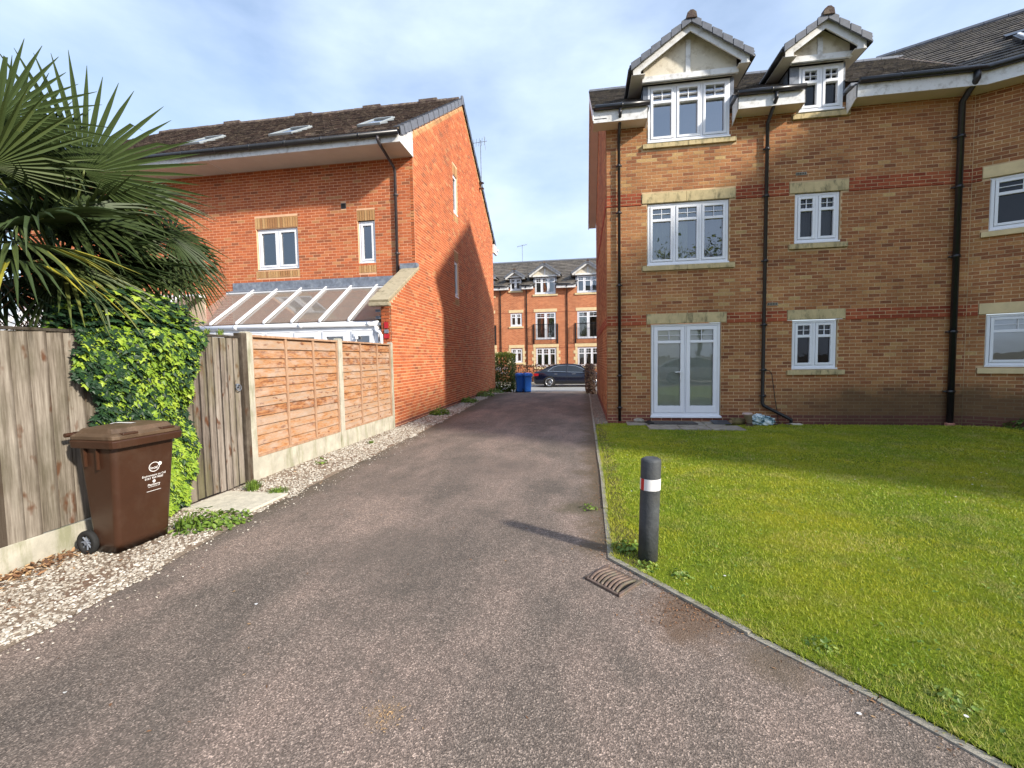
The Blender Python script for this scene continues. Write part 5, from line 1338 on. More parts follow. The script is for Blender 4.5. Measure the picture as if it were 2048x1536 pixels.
# ------------------------------------------------------------------ clutter by the french doors
PT = empty('patio', (2.3, 10.1, 0)); PT['kind'] = 'structure'
SL = [(1.38, 2.02, 9.62, 10.14), (2.03, 2.62, 9.60, 10.14), (2.63, 3.28, 9.58, 10.14), (1.46, 2.06, 10.15, 10.70), (2.07, 2.66, 10.15, 10.70), (2.67, 3.06, 10.15, 10.70), (.98, 1.44, 10.2, 10.62)]
for a, c, d, e_ in SL:
    j = random.uniform(-.012, .012)
    MB().hexa([(a, d + j, -.02), (c - .012, d - j, -.02), (c - .012, e_ - .012, -.02), (a, e_ - .012, -.02), (a, d + j, .03), (c - .012, d - j, .034), (c - .012, e_ - .012, .03), (a, e_ - .012, .032)]).build('paving_slab', M['slab'], PT, bevel=.006)
mt_ = empty('door_mat', (2.0, 10.35, .035), 'dark rubber mat of four joined squares lying before the french doors', 'mat')
for k in range(4):
    x = 1.56 + k * .235 
    o = MB().hexa([(x - .0, 10.18, .036), (x + .22, 10.18, .036), (x + .17, 10.50, .036), (x - .05, 10.50, .036), (x, 10.18, .062), (x + .22, 10.18, .062), (x + .17, 10.50, .068), (x - .05, 10.50, .068)]).build('square', simple('mat_grey', (.07, .062, .06), .8, .3, 20), mt_, bevel=.004)
MB().hexa([(1.42, 10.22, .036), (1.56, 10.2, .036), (1.5, 10.5, .036), (1.38, 10.5, .036), (1.42, 10.22, .05), (1.56, 10.2, .07), (1.5, 10.5, .09), (1.38, 10.5, .05)]).build('curled_edge', M['rubber'], mt_, bevel=.01)
MB().hexa([(2.83, 10.25, .036), (3.18, 10.22, .036), (3.16, 10.5, .08), (2.80, 10.5, .08), (2.83, 10.25, .05), (3.18, 10.22, .05), (3.16, 10.5, .095), (2.80, 10.5, .095)]).build('slate_tile', simple('slate', (.055, .06, .068), .6, .2), bevel=.004, label='dark grey slate tile propped on the patio left of the log', cat='tile')

LG = empty('cut_log', (3.36, 10.33, 0), 'short mossy cut log lying in front of the wall beside the flower pot', 'log')
lg = MB().tube([(3.20, 10.33, .085), (3.24, 10.34, .09), (3.40, 10.36, .085), (3.48, 10.38, .085)], [.07, .078, .075, .065], 12).build('trunk', simple('mossy_bark', (.13, .10, .05), .95, .45, 14, .2, bmp=1, bscale=30, dirt=((.25, .2, .08), 8)), LG)
MB().tube([(3.196, 10.329, .085), (3.205, 10.331, .085)], .055, 12).build('cut_face', simple('cut_wood', (.35, .25, .14), .9, .2), LG)
pt = empty('flower_pot', (3.56, 10.42, 0), 'small pale pink flower pot standing tilted between log and plastic bag', 'pot')
vs = []; n = 18; fs = []
prof = [(.055, .10), (.085, .27), (.098, .27), (.10, .31), (.088, .31), (.05, .13)]
for r_, z in prof:
    for k in range(n): vs.append((3.52 - (z - .2) * .22 + r_ * math.cos(2 * math.pi * k / n), 10.22 + r_ * math.sin(2 * math.pi * k / n), z - .02 + .05 * math.cos(2 * math.pi * k / n) * r_))
for i in range(5):
    for k in range(n): fs.append((i * n + k, i * n + (k + 1) % n, (i + 1) * n + (k + 1) % n, (i + 1) * n + k))
fs.append(tuple(range(n))[::-1]); MB().add(vs, fs).build('body', simple('pink_clay', (.50, .38, .33), .8, .12), pt, smooth=True)
MB().tube([(3.54, 10.22, .0), (3.54, 10.22, .10)], [.08, .05], 12).build('base', M['soil'], pt)
# crumpled bag
bg_ = empty('plastic_bag', (3.8, 10.35, 0), 'crumpled pale blue and white plastic bag lying against the wall', 'bag')
nu, nv = 40, 24; V = []; Fc = []
for j in range(nv + 1):
    th = math.pi * j / nv
    for i in range(nu):
        ph = 2 * math.pi * i / nu
        r_ = 1 + .16 * math.sin(3 * ph + 2 * th) * math.sin(th) + .10 * math.sin(7 * ph - 9 * th) + .07 * math.sin(5 * ph + 19 * th)
        V.append((3.83 + .24 * r_ * math.sin(th) * math.cos(ph), 10.36 + .13 * r_ * math.sin(th) * math.sin(ph), max(.015, .105 + .125 * r_ * math.cos(th) - .02 * math.cos(ph))))
for j in range(nv):
    for i in range(nu): Fc.append((j * nu + i, j * nu + (i + 1) % nu, (j + 1) * nu + (i + 1) % nu, (j + 1) * nu + i))
bm_, t_, p_ = mat('bag_plastic'); g_ = geo(t_)
c_ = ramp(t_, noise(t_, g_, 9, 4, .7), [(.40, (.04, .10, .13)), (.47, (.35, .50, .55)), (.55, (.72, .76, .75))]); t_.links.new(c_, p_.inputs['Base Color']); p_.inputs['Roughness'].default_value = .3
mesh_obj('bag', V, Fc, bm_, bg_)
def rock(name, x, y, z, sx, sy, sz, mt, label, cat='stone', seed=1, group=None):
    rg_ = np.random.default_rng(seed); V = []; nu, nv = 10, 6; Fc = []
    for j in range(nv + 1):
        th = math.pi * j / nv
        for i in range(nu):
            ph = 2 * math.pi * i / nu; r_ = 1 + rg_.uniform(-.15, .15) * math.sin(th); V.append((x + sx * r_ * math.sin(th) * math.cos(ph), y + sy * r_ * math.sin(th) * math.sin(ph), z + sz * r_ * math.cos(th)))
    for j in range(nv):
        for i in range(nu): Fc.append((j * nu + i, j * nu + (i + 1) % nu, (j + 1) * nu + (i + 1) % nu, (j + 1) * nu + i))
    o = mesh_obj(name, V, Fc, mt, None, False, loc=(x, y, z)); return tag(o, label, cat, group)
rock('stone', 1.27, 10.56, .06, .13, .08, .065, M['slab'], 'grey rounded stone at the wall left of the french doors', seed=2)
rock('stone', 4.12, 10.42, .025, .075, .05, .03, M['chips'], 'white stone lying at the wall right of the plastic bag', seed=3)
rock('stone', 4.41, 10.42, .02, .06, .045, .022, M['chips'], 'small white stone just left of the drainpipe foot', seed=4)
MB().box(4.48, 4.68, 10.38, 10.55, -.01, .03).build('pipe_slab', M['threshold'], bevel=.006, label='small pale slab under the drainpipe foot', cat='slab'); 

# ------------------------------------------------------------------ CAR
def car(loc, rz, paint, label):
    t = empty('parked_car', (0, 0, 0), label, 'car')
    xs = np.array([-2.33, -2.30, -2.18, -1.95, -1.6, -1.35, -1.1, -.6, 0, .6, 1.0, 1.32, 1.65, 1.95, 2.18, 2.30, 2.33])
    zb = np.array([.38, .26, .20, .20, .20, .20, .20, .19, .19, .19, .20, .20, .20, .18, .18, .22, .36])
    zt = np.array([.82, .93, .985, 1.0, .99, .975, .955, .93, .915, .90, .89, .875, .84, .79, .73, .66, .58])
    hw = np.array([.72, .80, .85, .875, .885, .89, .89, .89, .89, .89, .89, .885, .87, .84, .79, .72, .66])
    V = []; Fc = []; mi = []
    prof = [(0, 0), (.90, 0), (.98, .10), (1.0, .35), (1.0, .62), (.985, .86), (.90, .97), (.6, 1.0), (0, 1.015)]
    full = prof + [(-a, b) for a, b in prof[-2:0:-1]]
    nP = len(full)
    for i, x in enumerate(xs):
        for a, b in full: V.append((x, hw[i] * a, zb[i] + (zt[i] - zb[i]) * b))
    for i in range(len(xs) - 1):
        for k in range(nP): Fc.append((i * nP + k, i * nP + (k + 1) % nP, (i + 1) * nP + (k + 1) % nP, (i + 1) * nP + k))
    Fc.append(tuple(range(nP))[::-1]); Fc.append(tuple((len(xs) - 1) * nP + k for k in range(nP)))
    body = mesh_obj('body', V, Fc, paint, t, smooth=True)
    # roof and pillars: lofted shell; glass follows inside
    rx = np.array([-1.98, -1.55, -1.05, -.5, .1, .55, 1.22]); rz_ = np.array([.99, 1.25, 1.395, 1.44, 1.43, 1.34, .90]); rw = np.array([.60, .60, .59, .60, .60, .60, .66])
    G = MB()
    def sect(i, off=0.0):
        zbt = np.interp(rx[i], xs, zt) - .03; wb = np.interp(rx[i], xs, hw) * .93
        return [(rx[i], -wb, zbt), (rx[i], -rw[i] - .04 - off, rz_[i] - .05), (rx[i], -rw[i] * .6, rz_[i]), (rx[i], rw[i] * .6, rz_[i]), (rx[i], rw[i] + .04 + off, rz_[i] - .05), (rx[i], wb, zbt)]
    V = [p for i in range(len(rx)) for p in sect(i)]; Fc = []; mm = []
    for i in range(len(rx) - 1):
        for k in range(5):
            Fc.append((i * 6 + k, i * 6 + k + 1, (i + 1) * 6 + k + 1, (i + 1) * 6 + k))
            glassy = (k in (0, 4)) or (k == 2 or k in (1, 3)) and i in (0, 5) or (i == 5)
            mm.append(1 if glassy else 0)
    cabin_glass = simple('dark_car_glass', (.012, .015, .018), .06, .1, 3, .9)
    mesh_obj('cabin', V, Fc, [paint, cabin_glass], t, smooth=False, mi=mm)
    chrome = simple('chrome', (.62, .63, .65), .2, .05, 5, .5, .9)
    for sg in (-1, 1):
        def wpt(x, f):
            zbt = np.interp(x, xs, zt) - .03; wb = np.interp(x, xs, hw) * .93; zr = np.interp(x, rx, rz_) - .05; rwx = np.interp(x, rx, rw) + .04
            return np.array([x, sg * (wb + (rwx - wb) * f + .008), zbt + (zr - zbt) * f])
        tr = MB()
        tr.tube([wpt(-1.45, .12), wpt(-1.1, .80), wpt(-.8, .90), wpt(-.3, .93), wpt(.25, .90), wpt(.62, .78), wpt(1.0, .2)], .014, 5)
        tr.tube([wpt(-1.45, .12), wpt(-.5, .10), wpt(1.0, .12)], .012, 5); tr.build('window_trim', chrome, t)
        pl = MB()
        pl.tube([wpt(-.28, .1), wpt(-.22, .95)], .035, 6); pl.tube([wpt(-1.12, .1), wpt(-1.05, .85)], .022, 6)
        pl.tube([wpt(-1.92, .3), wpt(-1.5, .9), wpt(-1.05, 1.0), wpt(-.5, 1.0), wpt(.1, 1.0), wpt(.58, 1.0), wpt(1.15, .3)], .04, 8)
        pl.build('pillar', paint, t)
        for hx in (-.95, .15): MB().box(hx - .11, hx + .11, sg * .888 - .018, sg * .888 + .018, .80, .825).build('door_handle', chrome, t, bevel=.006)
        MB().box(.72, .90, min(sg * .86, sg * 1.02), max(sg * .86, sg * 1.02), .93, 1.05).build('mirror', paint, t, bevel=.03)
        sm = MB()
        for sx in (-.25, .88): sm.box(sx - .005, sx + .005, min(sg * .885, sg * .893), max(sg * .885, sg * .893), .32, .86)
        sm.box(-1.0, .95, min(sg * .885, sg * .9), max(sg * .885, sg * .9), .30, .34); sm.build('door_seam', M['rubber'], t)
        MB().box(-2.32, -1.98, min(sg * .56, sg * .865), max(sg * .56, sg * .865), .68, .86).build('tail_light', simple('red_lamp', (.35, .01, .015), .2, .05), t, bevel=.04)
        MB().box(1.95, 2.28, min(sg * .5, sg * .8), max(sg * .5, sg * .8), .55, .68).build('headlight', simple('clear_lamp', (.6, .62, .65), .1, .05), t, bevel=.04)
        for wx in (-1.35, 1.32):
            arch = MB(); arch.tube([(wx, sg * .70, .32), (wx, sg * .893, .32)], .365, 28); arch.build('wheel_arch', M['rubber'], t)
            y0_ = sg * .82; n = 28; pr_ = [(.22, -.09), (.31, -.10), (.325, -.06), (.325, .06), (.31, .10), (.22, .09)]
            vs = [(wx + r_ * math.cos(2 * math.pi * k / n), y0_ + dy, .325 + r_ * math.sin(2 * math.pi * k / n)) for r_, dy in pr_ for k in range(n)]
            fs = [(i * n + k, i * n + (k + 1) % n, ((i + 1) % 6) * n + (k + 1) % n, ((i + 1) % 6) * n + k) for i in range(6) for k in range(n)]
            wl = MB().add(vs, fs).build('wheel', M['rubber'], t, smooth=True)
            rm_ = MB(); yo = y0_ + sg * .088
            rm_.tube([(wx + .215 * math.cos(a), yo, .325 + .215 * math.sin(a)) for a in np.linspace(0, 2 * math.pi, 29)], .016, 6)
            for k in range(10):
                a = 2 * math.pi * k / 10; rm_.tube([(wx + .03 * math.cos(a), yo + sg * .005, .325 + .03 * math.sin(a)), (wx + .205 * math.cos(a), yo - sg * .01, .325 + .205 * math.sin(a))], .015, 5)
            rm_.tube([(wx, yo - .02, .325), (wx, yo + .015, .325)], .05, 12); rm_.build('rim', chrome, wl)
            MB().tube([(wx, y0_ + sg * .03, .325), (wx, y0_ + sg * .045, .325)], .21, 20).build('brake_shadow', M['dark'], wl)
    t.location = loc; t.rotation_euler = (0, 0, rz); return t
M['navy'] = simple('dark_blue_paint', (.004, .006, .018), .12, .1, 2, .7)
car((-.72, 28.35, -.296), 0, M['navy'], 'dark blue saloon car parked across the end of the drive')
# small white car half hidden behind the hedge
WP = simple('white_car_paint', (.7, .7, .7), .15, .05, 2, .6)
strip_sheet('car_park', [(-12, 4.28, 22), (-1.45, 4.22, 22)], M['asphalt'], 0.001, kind='structure')
car((6.3, -4.3, 0), R(8), WP, 'white car parked on the court, seen mirrored in the french doors')

# ------------------------------------------------------------------ VEGETATION
def basis(n, up):
    n = n / np.linalg.norm(n, axis=-1, keepdims=True)
    s = np.cross(up, n); s /= np.maximum(np.linalg.norm(s, axis=-1, keepdims=True), 1e-6); u = np.cross(n, s)
    return s, n, u
IV = [(0, 0, 0), (.28, 0, -.12), (.50, 0, .02), (.30, .0, .18), (.56, .0, .44), (.25, .0, .42), (0, 0, .98), (-.25, 0, .42), (-.56, 0, .44), (-.30, 0, .18), (-.50, 0, .02), (-.28, 0, -.12), (0, .09, .28)]
IVT = (IV, [(12, i, (i + 1) % 12) for i in range(12)])
LFV = ([(0, 0, 0), (.32, .05, .35), (.26, .03, .75), (0, 0, 1.0), (-.26, .03, .75), (-.32, .05, .35), (0, -.06, .5)], [(6, i, (i + 1) % 6) for i in range(6)])
def leaf_items(P, Nn, sizes, tones, droop=1.0):
    n = len(P); up = np.tile([0, 0, -1.0 * droop], (n, 1)) + RNG.normal(0, .35, (n, 3))
    s, nn, u = basis(Nn, up)
    out = []
    Ms = np.tile(np.eye(4), (n, 1, 1)); Ms[:, :3, 0] = s * sizes[:, None]; Ms[:, :3, 1] = nn * sizes[:, None]; Ms[:, :3, 2] = u * sizes[:, None]; Ms[:, :3, 3] = P
    return [(Ms[i], 0, float(tones[i])) for i in range(n)]
# ivy over the fence top
IVY = empty('ivy', (-4.2, 3.8, 0), 'thick bright green and dark ivy hanging over the board fence behind the brown bin', 'ivy')
poly = [(3.14, 1.92), (3.22, 2.12), (3.5, 2.26), (3.75, 2.31), (4.0, 2.27), (4.3, 2.18), (4.56, 2.03), (4.54, 1.86), (4.40, 1.70), (4.29, 1.45), (4.30, 1.1), (4.37, .95), (4.43, .62), (4.30, .3), (4.26, .06), (3.7, .06), (3.6, .6), (3.6, .9), (3.34, .92), (3.24, 1.0), (3.30, 1.25), (3.10, 1.45), (3.10, 1.75)]
n = 13000; py = RNG.uniform(3.0, 4.65, n); pz = RNG.uniform(.05, 2.32, n); k = inpoly(py, pz, poly); py, pz = py[k], pz[k]; n = len(py); py = 3.14 + (py - 3.14) * .84
thick = .10 + .20 * np.exp(-((pz - 1.75) / .45) ** 2) * np.exp(-((py - 3.85) / .5) ** 2) + .05 * np.sin(py * 9) * np.sin(pz * 7 + 1) + .03 * np.sin(py * 23 + pz * 17)
d = thick * (1 - np.abs(RNG.normal(0, .22, n)))
px = -4.28 + d
hi = pz > 1.9; px[hi] = -4.28 + d[hi] - RNG.uniform(0, .45, hi.sum())
Nn = np.stack([np.ones(n), RNG.normal(-.15, .45, n), RNG.normal(.55, .4, n)], 1); Nn[hi, 2] += 1.0
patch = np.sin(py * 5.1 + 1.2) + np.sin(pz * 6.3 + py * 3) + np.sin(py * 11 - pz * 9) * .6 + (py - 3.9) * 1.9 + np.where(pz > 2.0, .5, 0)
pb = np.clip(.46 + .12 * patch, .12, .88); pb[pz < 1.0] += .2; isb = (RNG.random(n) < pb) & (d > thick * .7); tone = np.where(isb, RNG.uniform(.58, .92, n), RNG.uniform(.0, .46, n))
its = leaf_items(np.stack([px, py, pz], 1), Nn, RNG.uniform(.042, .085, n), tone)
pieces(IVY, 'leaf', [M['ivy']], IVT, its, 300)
st = MB()
for k in range(9):
    y = 3.66 + k * .045; st.tube([(-4.27, y, .0), (-4.25, y + random.uniform(-.05, .05), .7), (-4.26, y + random.uniform(-.2, .1), 1.4), (-4.25, y + random.uniform(-.4, .3), 2.0)], .008, 5)
st.build('stem', M['bark'], IVY)
mesh_obj('ivy_shade_sheet', [(-4.262, a, b_) for a, b_ in [(3.3, 1.05), (4.02, 1.05), (4.15, 1.95), (3.7, 2.12), (3.3, 1.95)]], [(0, 1, 2, 3, 4)], M['ivy'], IVY, tone=[0.0])  # flat darkest sheet behind the leaves, standing for shade inside the ivy
bpy.data.objects['ivy_shade_sheet'].name = 'ivy_inner_shade'

# fan palm
PALM = empty('palm_tree', (-5.15, 3.75, 0), 'fan palm with big green and yellowing fronds rising behind the board fence', 'palm tree')
def frond(hub, axis, normal, Rr, spread=210, nseg=34, droop=.15, tone=.3, jit=.08, split=.45, fromp=None, yellow=0.0, drp_exp=2.4):
    droop = droop * .6; hub = np.array(hub, float); a = np.array(axis, float); a /= np.linalg.norm(a); nn = np.array(normal, float); nn -= a * (nn @ a); nn /= np.linalg.norm(nn); s = np.cross(nn, a)
    V = []; Fc = []; T = []
    rr = [0.02, .22, split, .72, 1.0]; half = R(spread) / 2
    for i in range(nseg):
        f = (i + .5) / nseg * 2 - 1; th = f * half; L_ = Rr * (1 - .30 * abs(f) ** 2.2) * (1 + random.uniform(-jit, jit))
        dth = R(spread) / nseg
        dirv = a * math.cos(th) + s * math.sin(th); sv_ = -a * math.sin(th) + s * math.cos(th)
        dr = droop * (1 + random.uniform(-.5, .8)); kink = random.random() < .10 + droop * .25; kd = random.uniform(.3, .75) if kink else 0
        b = len(V); tw = random.uniform(-.25, .25); ylw = 1 if random.random() < .32 else .1
        for q in rr:
            r_ = q * L_
            wd = min(r_ * math.tan(dth / 2) * .98, Rr * .026) if q <= split else Rr * .026 * (1.02 - (q - split) / (1 - split)) ** .75
            if q == 1.0: wd = .0015
            c = hub + dirv * r_ + nn * (.10 * Rr * math.cos(th) * q * (1 - q) - .10 * Rr * abs(f) * q) + np.array([0, 0, -1.0]) * (dr * Rr * q ** drp_exp)
            if kink and q > .7: c = c + np.array([0, 0, -1.0]) * kd * Rr * (q - .6) + -dirv * (q - .65) * Rr * kd * .8
            side = sv_ * math.cos(tw * q) + nn * math.sin(tw * q)
            V += [c - side * wd + nn * wd * .75, c - nn * wd * .35, c + side * wd + nn * wd * .75]
        for j in range(4):
            for q in range(2):
                Fc.append((b + j * 3 + q, b + j * 3 + q + 1, b + (j + 1) * 3 + q + 1, b + (j + 1) * 3 + q))
                t_ = tone + random.uniform(-.06, .06) + (.0 if not yellow else yellow * (1 if j >= 2 else .2) * ylw); T.append(min(.99, max(0, t_)))
    o = mesh_obj('frond', V, Fc, M['palm'], PALM, tone=T)
    base = np.array(fromp if fromp is not None else (-5.15, 3.75, 2.45), float)
    mid = (base + hub) / 2 + np.array([0, 0, .06]) - a * .0
    MB().tube([base, mid, hub, hub + a * .06], [.014, .011, .008, .004], 6).build('petiole', M['petiole'], o)
    return o
M['petiole'] = simple('petiole_green', (.14, .17, .05), .5, .2, 6)
CEN = np.array([-5.15, 3.75, 2.45])
cam_p = np.array([0, 0, CAM_H])
def tocam(p): v_ = cam_p - np.array(p); return v_ / np.linalg.norm(v_)
hA = (-4.60, 3.585, 3.36)
frond(hA, (.0, .16, 1), tocam(hA) + np.array([0, 0, -.1]), 1.10, 250, 40, .02, .34, split=.40)
hC = (-4.62, 3.0, 3.56)
frond(hC, (.0, .2, 1), tocam(hC) + np.array([0, 0, -.1]), .80, 230, 32, .02, .30, split=.4)
frond((-5.0, 3.25, 3.35), (.1, -.15, 1), tocam(hC), .9, 220, 32, .03, .15, split=.42)
frond((-4.95, 3.45, 3.15), (.1, .5, .8), tocam(hA) + np.array([.2, 0, .3]), .95, 220, 32, .05, .12, split=.42)
hB = (-4.55, 4.39, 2.99)
frond(hB, (.1, .95, .1), (.75, -.35, .6), .70, 260, 34, .20, .22)
hB2 = (-4.50, 4.38, 2.84)
frond(hB2, (.1, .62, -.70), (.9, -.35, .35), .78, 150, 34, .10, .42)
frond((-4.80, 4.0, 3.0), (.1, .95, .2), (.6, -.3, .8), .80, 200, 32, .12, .42)
frond((-4.68, 3.45, 2.95), (.3, .6, .35), (.5, -.3, .85), .85, 220, 32, .15, .30)
frond((-4.55, 3.15, 2.80), (.6, .1, .15), (.35, -.2, .95), .8, 230, 32, .22, .25)
frond((-4.75, 3.0, 3.2), (.3, -.1, .5), (.7, -.3, .6), .8, 220, 32, .12, .45)
frond((-4.62, 3.02, 2.60), (.5, .35, -.1), (.3, 0, 1), .80, 220, 32, .30, .45, yellow=.34)
frond((-4.60, 3.35, 2.48), (.4, .8, -.15), (.4, -.2, .9), .80, 200, 30, .35, .42, yellow=.30)
frond((-4.52, 2.95, 2.42), (.5, .2, -.1), (.15, .1, 1), .75, 230, 32, .45, .25, yellow=.55)
frond((-4.72, 3.35, 2.32), (.3, .5, -.35), (.8, -.4, .4), .62, 200, 30, .45, .40, yellow=.1)
frond((-4.90, 4.2, 2.75), (.2, .8, -.1), (.6, -.3, .7), .80, 220, 30, .3, .15)
frond((-4.75, 4.15, 3.4), (.1, .9, .35), (.5, -.2, .8), .80, 200, 30, .15, .35)
rp = random.Random(5)
for k in range(34):
    az = rp.uniform(-2.6, 1.9); el = rp.uniform(-.45, .9); rr_ = rp.uniform(.45, .75)
    dv = np.array([math.cos(el) * math.cos(az), math.cos(el) * math.sin(az + .6), math.sin(el)])
    h = CEN + dv * rr_ * np.array([.65, .95, .95]) + np.array([0, 0, .12]); h[0] = min(h[0], -4.92); h[2] = min(h[2], 3.05)
    nrm_ = np.array([.35, -.2, 1.0]) - dv * .3 + np.array([rp.uniform(-.4, .4) for _ in range(3)])
    frond(h, dv + np.array([0, 0, -.1]), nrm_, rp.uniform(.66, .86), rp.uniform(200, 270), 30, rp.uniform(.04, .22), rp.choice([.05, .12, .2, .3, .4]), yellow=rp.choice([0, 0, 0, 0, 0, .25]))
# dead skirt and trunk
tk = MB(); tk.tube([(-5.15, 3.75, -.05), (-5.15, 3.75, 1.2), (-5.12, 3.75, 2.5)], [.16, .15, .17], 14); tk.build('trunk', M['fibre'], PALM)
sk_ = MB()
for k in range(260):
    a = random.uniform(0, 6.28); r_ = random.uniform(.12, .34); z = random.uniform(1.7, 2.5); l = random.uniform(.1, .35)
    p0 = np.array([-5.1 + r_ * math.cos(a), 3.5 + 1.6 * r_ * math.sin(a) + random.uniform(-.5, .5), z]); p1 = p0 + np.array([random.uniform(-.12, .12), random.uniform(-.2, .2), -l])
    sk_.tube([p0, (p0 + p1) / 2 + np.array([random.uniform(-.04, .04), random.uniform(-.04, .04), .02]), p1], [.006, .005, .002], 3)
sk_.build('dead_fibres', M['fibre'], PALM, kind='stuff')

def hedge(name, label, cat, box, mt, n, tones, size, group=None, stems=6, seed=3, round_=.15, inner=None):
    x0, x1, y0, y1, z0, z1 = box; rg_ = np.random.default_rng(seed)
    T = empty(name, ((x0 + x1) / 2, (y0 + y1) / 2, z0), label, cat, group)
    u_ = rg_.uniform(-1, 1, (n, 3)); m_ = np.abs(u_).max(1, keepdims=True); u_ = u_ / m_ * rg_.uniform(.68, 1.0, (n, 1)) ** .6
    ln = np.linalg.norm(u_, axis=1, keepdims=True); u_ = u_ * (1 - round_ * (ln - 1).clip(0))
    c = np.array([(x0 + x1) / 2, (y0 + y1) / 2, (z0 + z1) / 2]); h = np.array([x1 - x0, y1 - y0, z1 - z0]) / 2
    P = c + u_ * h + .04 * np.stack([np.sin(u_[:, 1] * 9 + u_[:, 2] * 7), np.sin(u_[:, 0] * 9), np.sin(u_[:, 0] * 11 + u_[:, 1] * 5)], 1)
    Nn = u_ + rg_.normal(0, .6, (n, 3)); tn = np.clip(rg_.uniform(tones[0], tones[1], n) + tones[2] * np.clip(u_[:, 2], 0, 1) ** 2, 0, .99)  # upper leaves coloured lighter, as if sunlit from above
    pieces(T, 'leaf', [mt], LFV, leaf_items(P, Nn, rg_.uniform(size * .6, size * 1.3, n), tn, .3), 0)
    s_ = MB()
    for k in range(stems):
        x = x0 + (x1 - x0) * (k + .5) / stems; y = (y0 + y1) / 2 + rg_.uniform(-.1, .1)
        s_.tube([(x, y, z0 - .05), (x + rg_.uniform(-.1, .1), y + rg_.uniform(-.1, .1), z0 + (z1 - z0) * .5), (x + rg_.uniform(-.2, .2), y, z1 - .1)], [.03, .02, .006], 5)
    s_.build('branch', M['bark'], T); return T
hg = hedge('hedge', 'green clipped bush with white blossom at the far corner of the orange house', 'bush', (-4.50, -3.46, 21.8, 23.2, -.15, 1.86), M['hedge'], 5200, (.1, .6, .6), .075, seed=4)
# white blossom clusters
bp = []; rg_ = np.random.default_rng(9)
for k in range(16):
    c = np.array([rg_.uniform(-4.4, -3.7), 21.72, rg_.uniform(.72, 1.12) if k < 12 else rg_.uniform(.0, .5)]); bp.append(c + rg_.normal(0, .04, (10, 3)) * [1, .3, .6])
bp = np.concatenate(bp); pieces(hg, 'blossom', [M['white']], LFV, leaf_items(bp, rg_.normal(0, .4, (len(bp), 3)) + [0, -1, .3], rg_.uniform(.02, .05, len(bp)), np.full(len(bp), .5)), 0)
hedge('beech_hedge', 'dark red-brown beech hedge beside the right building corner', 'hedge', (.12, .52, 18.7, 23.5, -.15, 1.22), M['beech'], 3200, (.0, .3, .05), .06, seed=5)
hedge('front_hedge', 'low brown leafy hedge in front of the terrace behind the dark car', 'hedge', (-9.0, 5.5, 31.2, 31.8, -.2, 1.02), M['beech'], 7000, (.2, .99, 0), .11, seed=6, stems=40, round_=.0)
MB().box(-14, 9, 32.2, 32.35, -.3, .55).build('garden_wall', M['farbrick'], label='low brick garden wall in front of the terrace behind the hedge', cat='wall')
# shrub at the foot of the wing
def clump(name, label, x, y, z, r_, h, n, tones=(.1, .8), seed=1, kind='blade', group=None, cat='weed', lsize=.05):
    rg_ = np.random.default_rng(seed); T = empty(name, (x, y, z), label, cat, group); V = []; Fc = []; tn = []
    if kind == 'blade':
        for i in range(n):
            a = rg_.uniform(0, 6.28); q = r_ * rg_.uniform(0, 1) ** .7; bx, by = x + q * math.cos(a) * .7, y + q * math.sin(a) * .7; l = h * rg_.uniform(.5, 1.1); w_ = rg_.uniform(.002, .005)
            o_ = rg_.uniform(.2, 1.0); tx, ty = bx + math.cos(a) * l * o_ * .7, by + math.sin(a) * l * o_ * .7; mx_, my_ = (bx * 1.6 + tx * .4) / 2, (by * 1.6 + ty * .4) / 2; b = len(V)
            s_, c_ = math.sin(a) * w_, math.cos(a) * w_
            V += [(bx - s_, by + c_, z), (bx + s_, by - c_, z), (mx_ + s_, my_ - c_, z + l * .6), (mx_ - s_, my_ + c_, z + l * .6), (tx, ty, z + l * (.9 - .5 * o_))]
            Fc += [(b, b + 1, b + 2, b + 3), (b + 3, b + 2, b + 4)]; t_ = rg_.uniform(*tones); tn += [t_, t_]
        mesh_obj('blades', V, Fc, M['weed'], T, tone=tn, kind='stuff')
    else:
        a = rg_.uniform(0, 6.28, n); q = r_ * rg_.uniform(0, 1, n) ** .5; P = np.stack([x + q * np.cos(a), y + q * np.sin(a), z + h * rg_.uniform(.1, 1, n) * (1 - (q / r_) ** 2 * .7)], 1)
        Nn = np.stack([np.cos(a) * .5, np.sin(a) * .5, np.ones(n)], 1) + rg_.normal(0, .35, (n, 3))
        pieces(T, 'leaf', [M['weed']], LFV, leaf_items(P, Nn, rg_.uniform(lsize * .6, lsize * 1.3, n), rg_.uniform(*tones, n), 0), 60)
    return T
clump('shrub', 'low green shrub at the foot of the angled wing wall', 8.75, 10.0, -.05, .55, .32, 420, (.0, .5), 11, 'leaf', cat='shrub', lsize=.07)
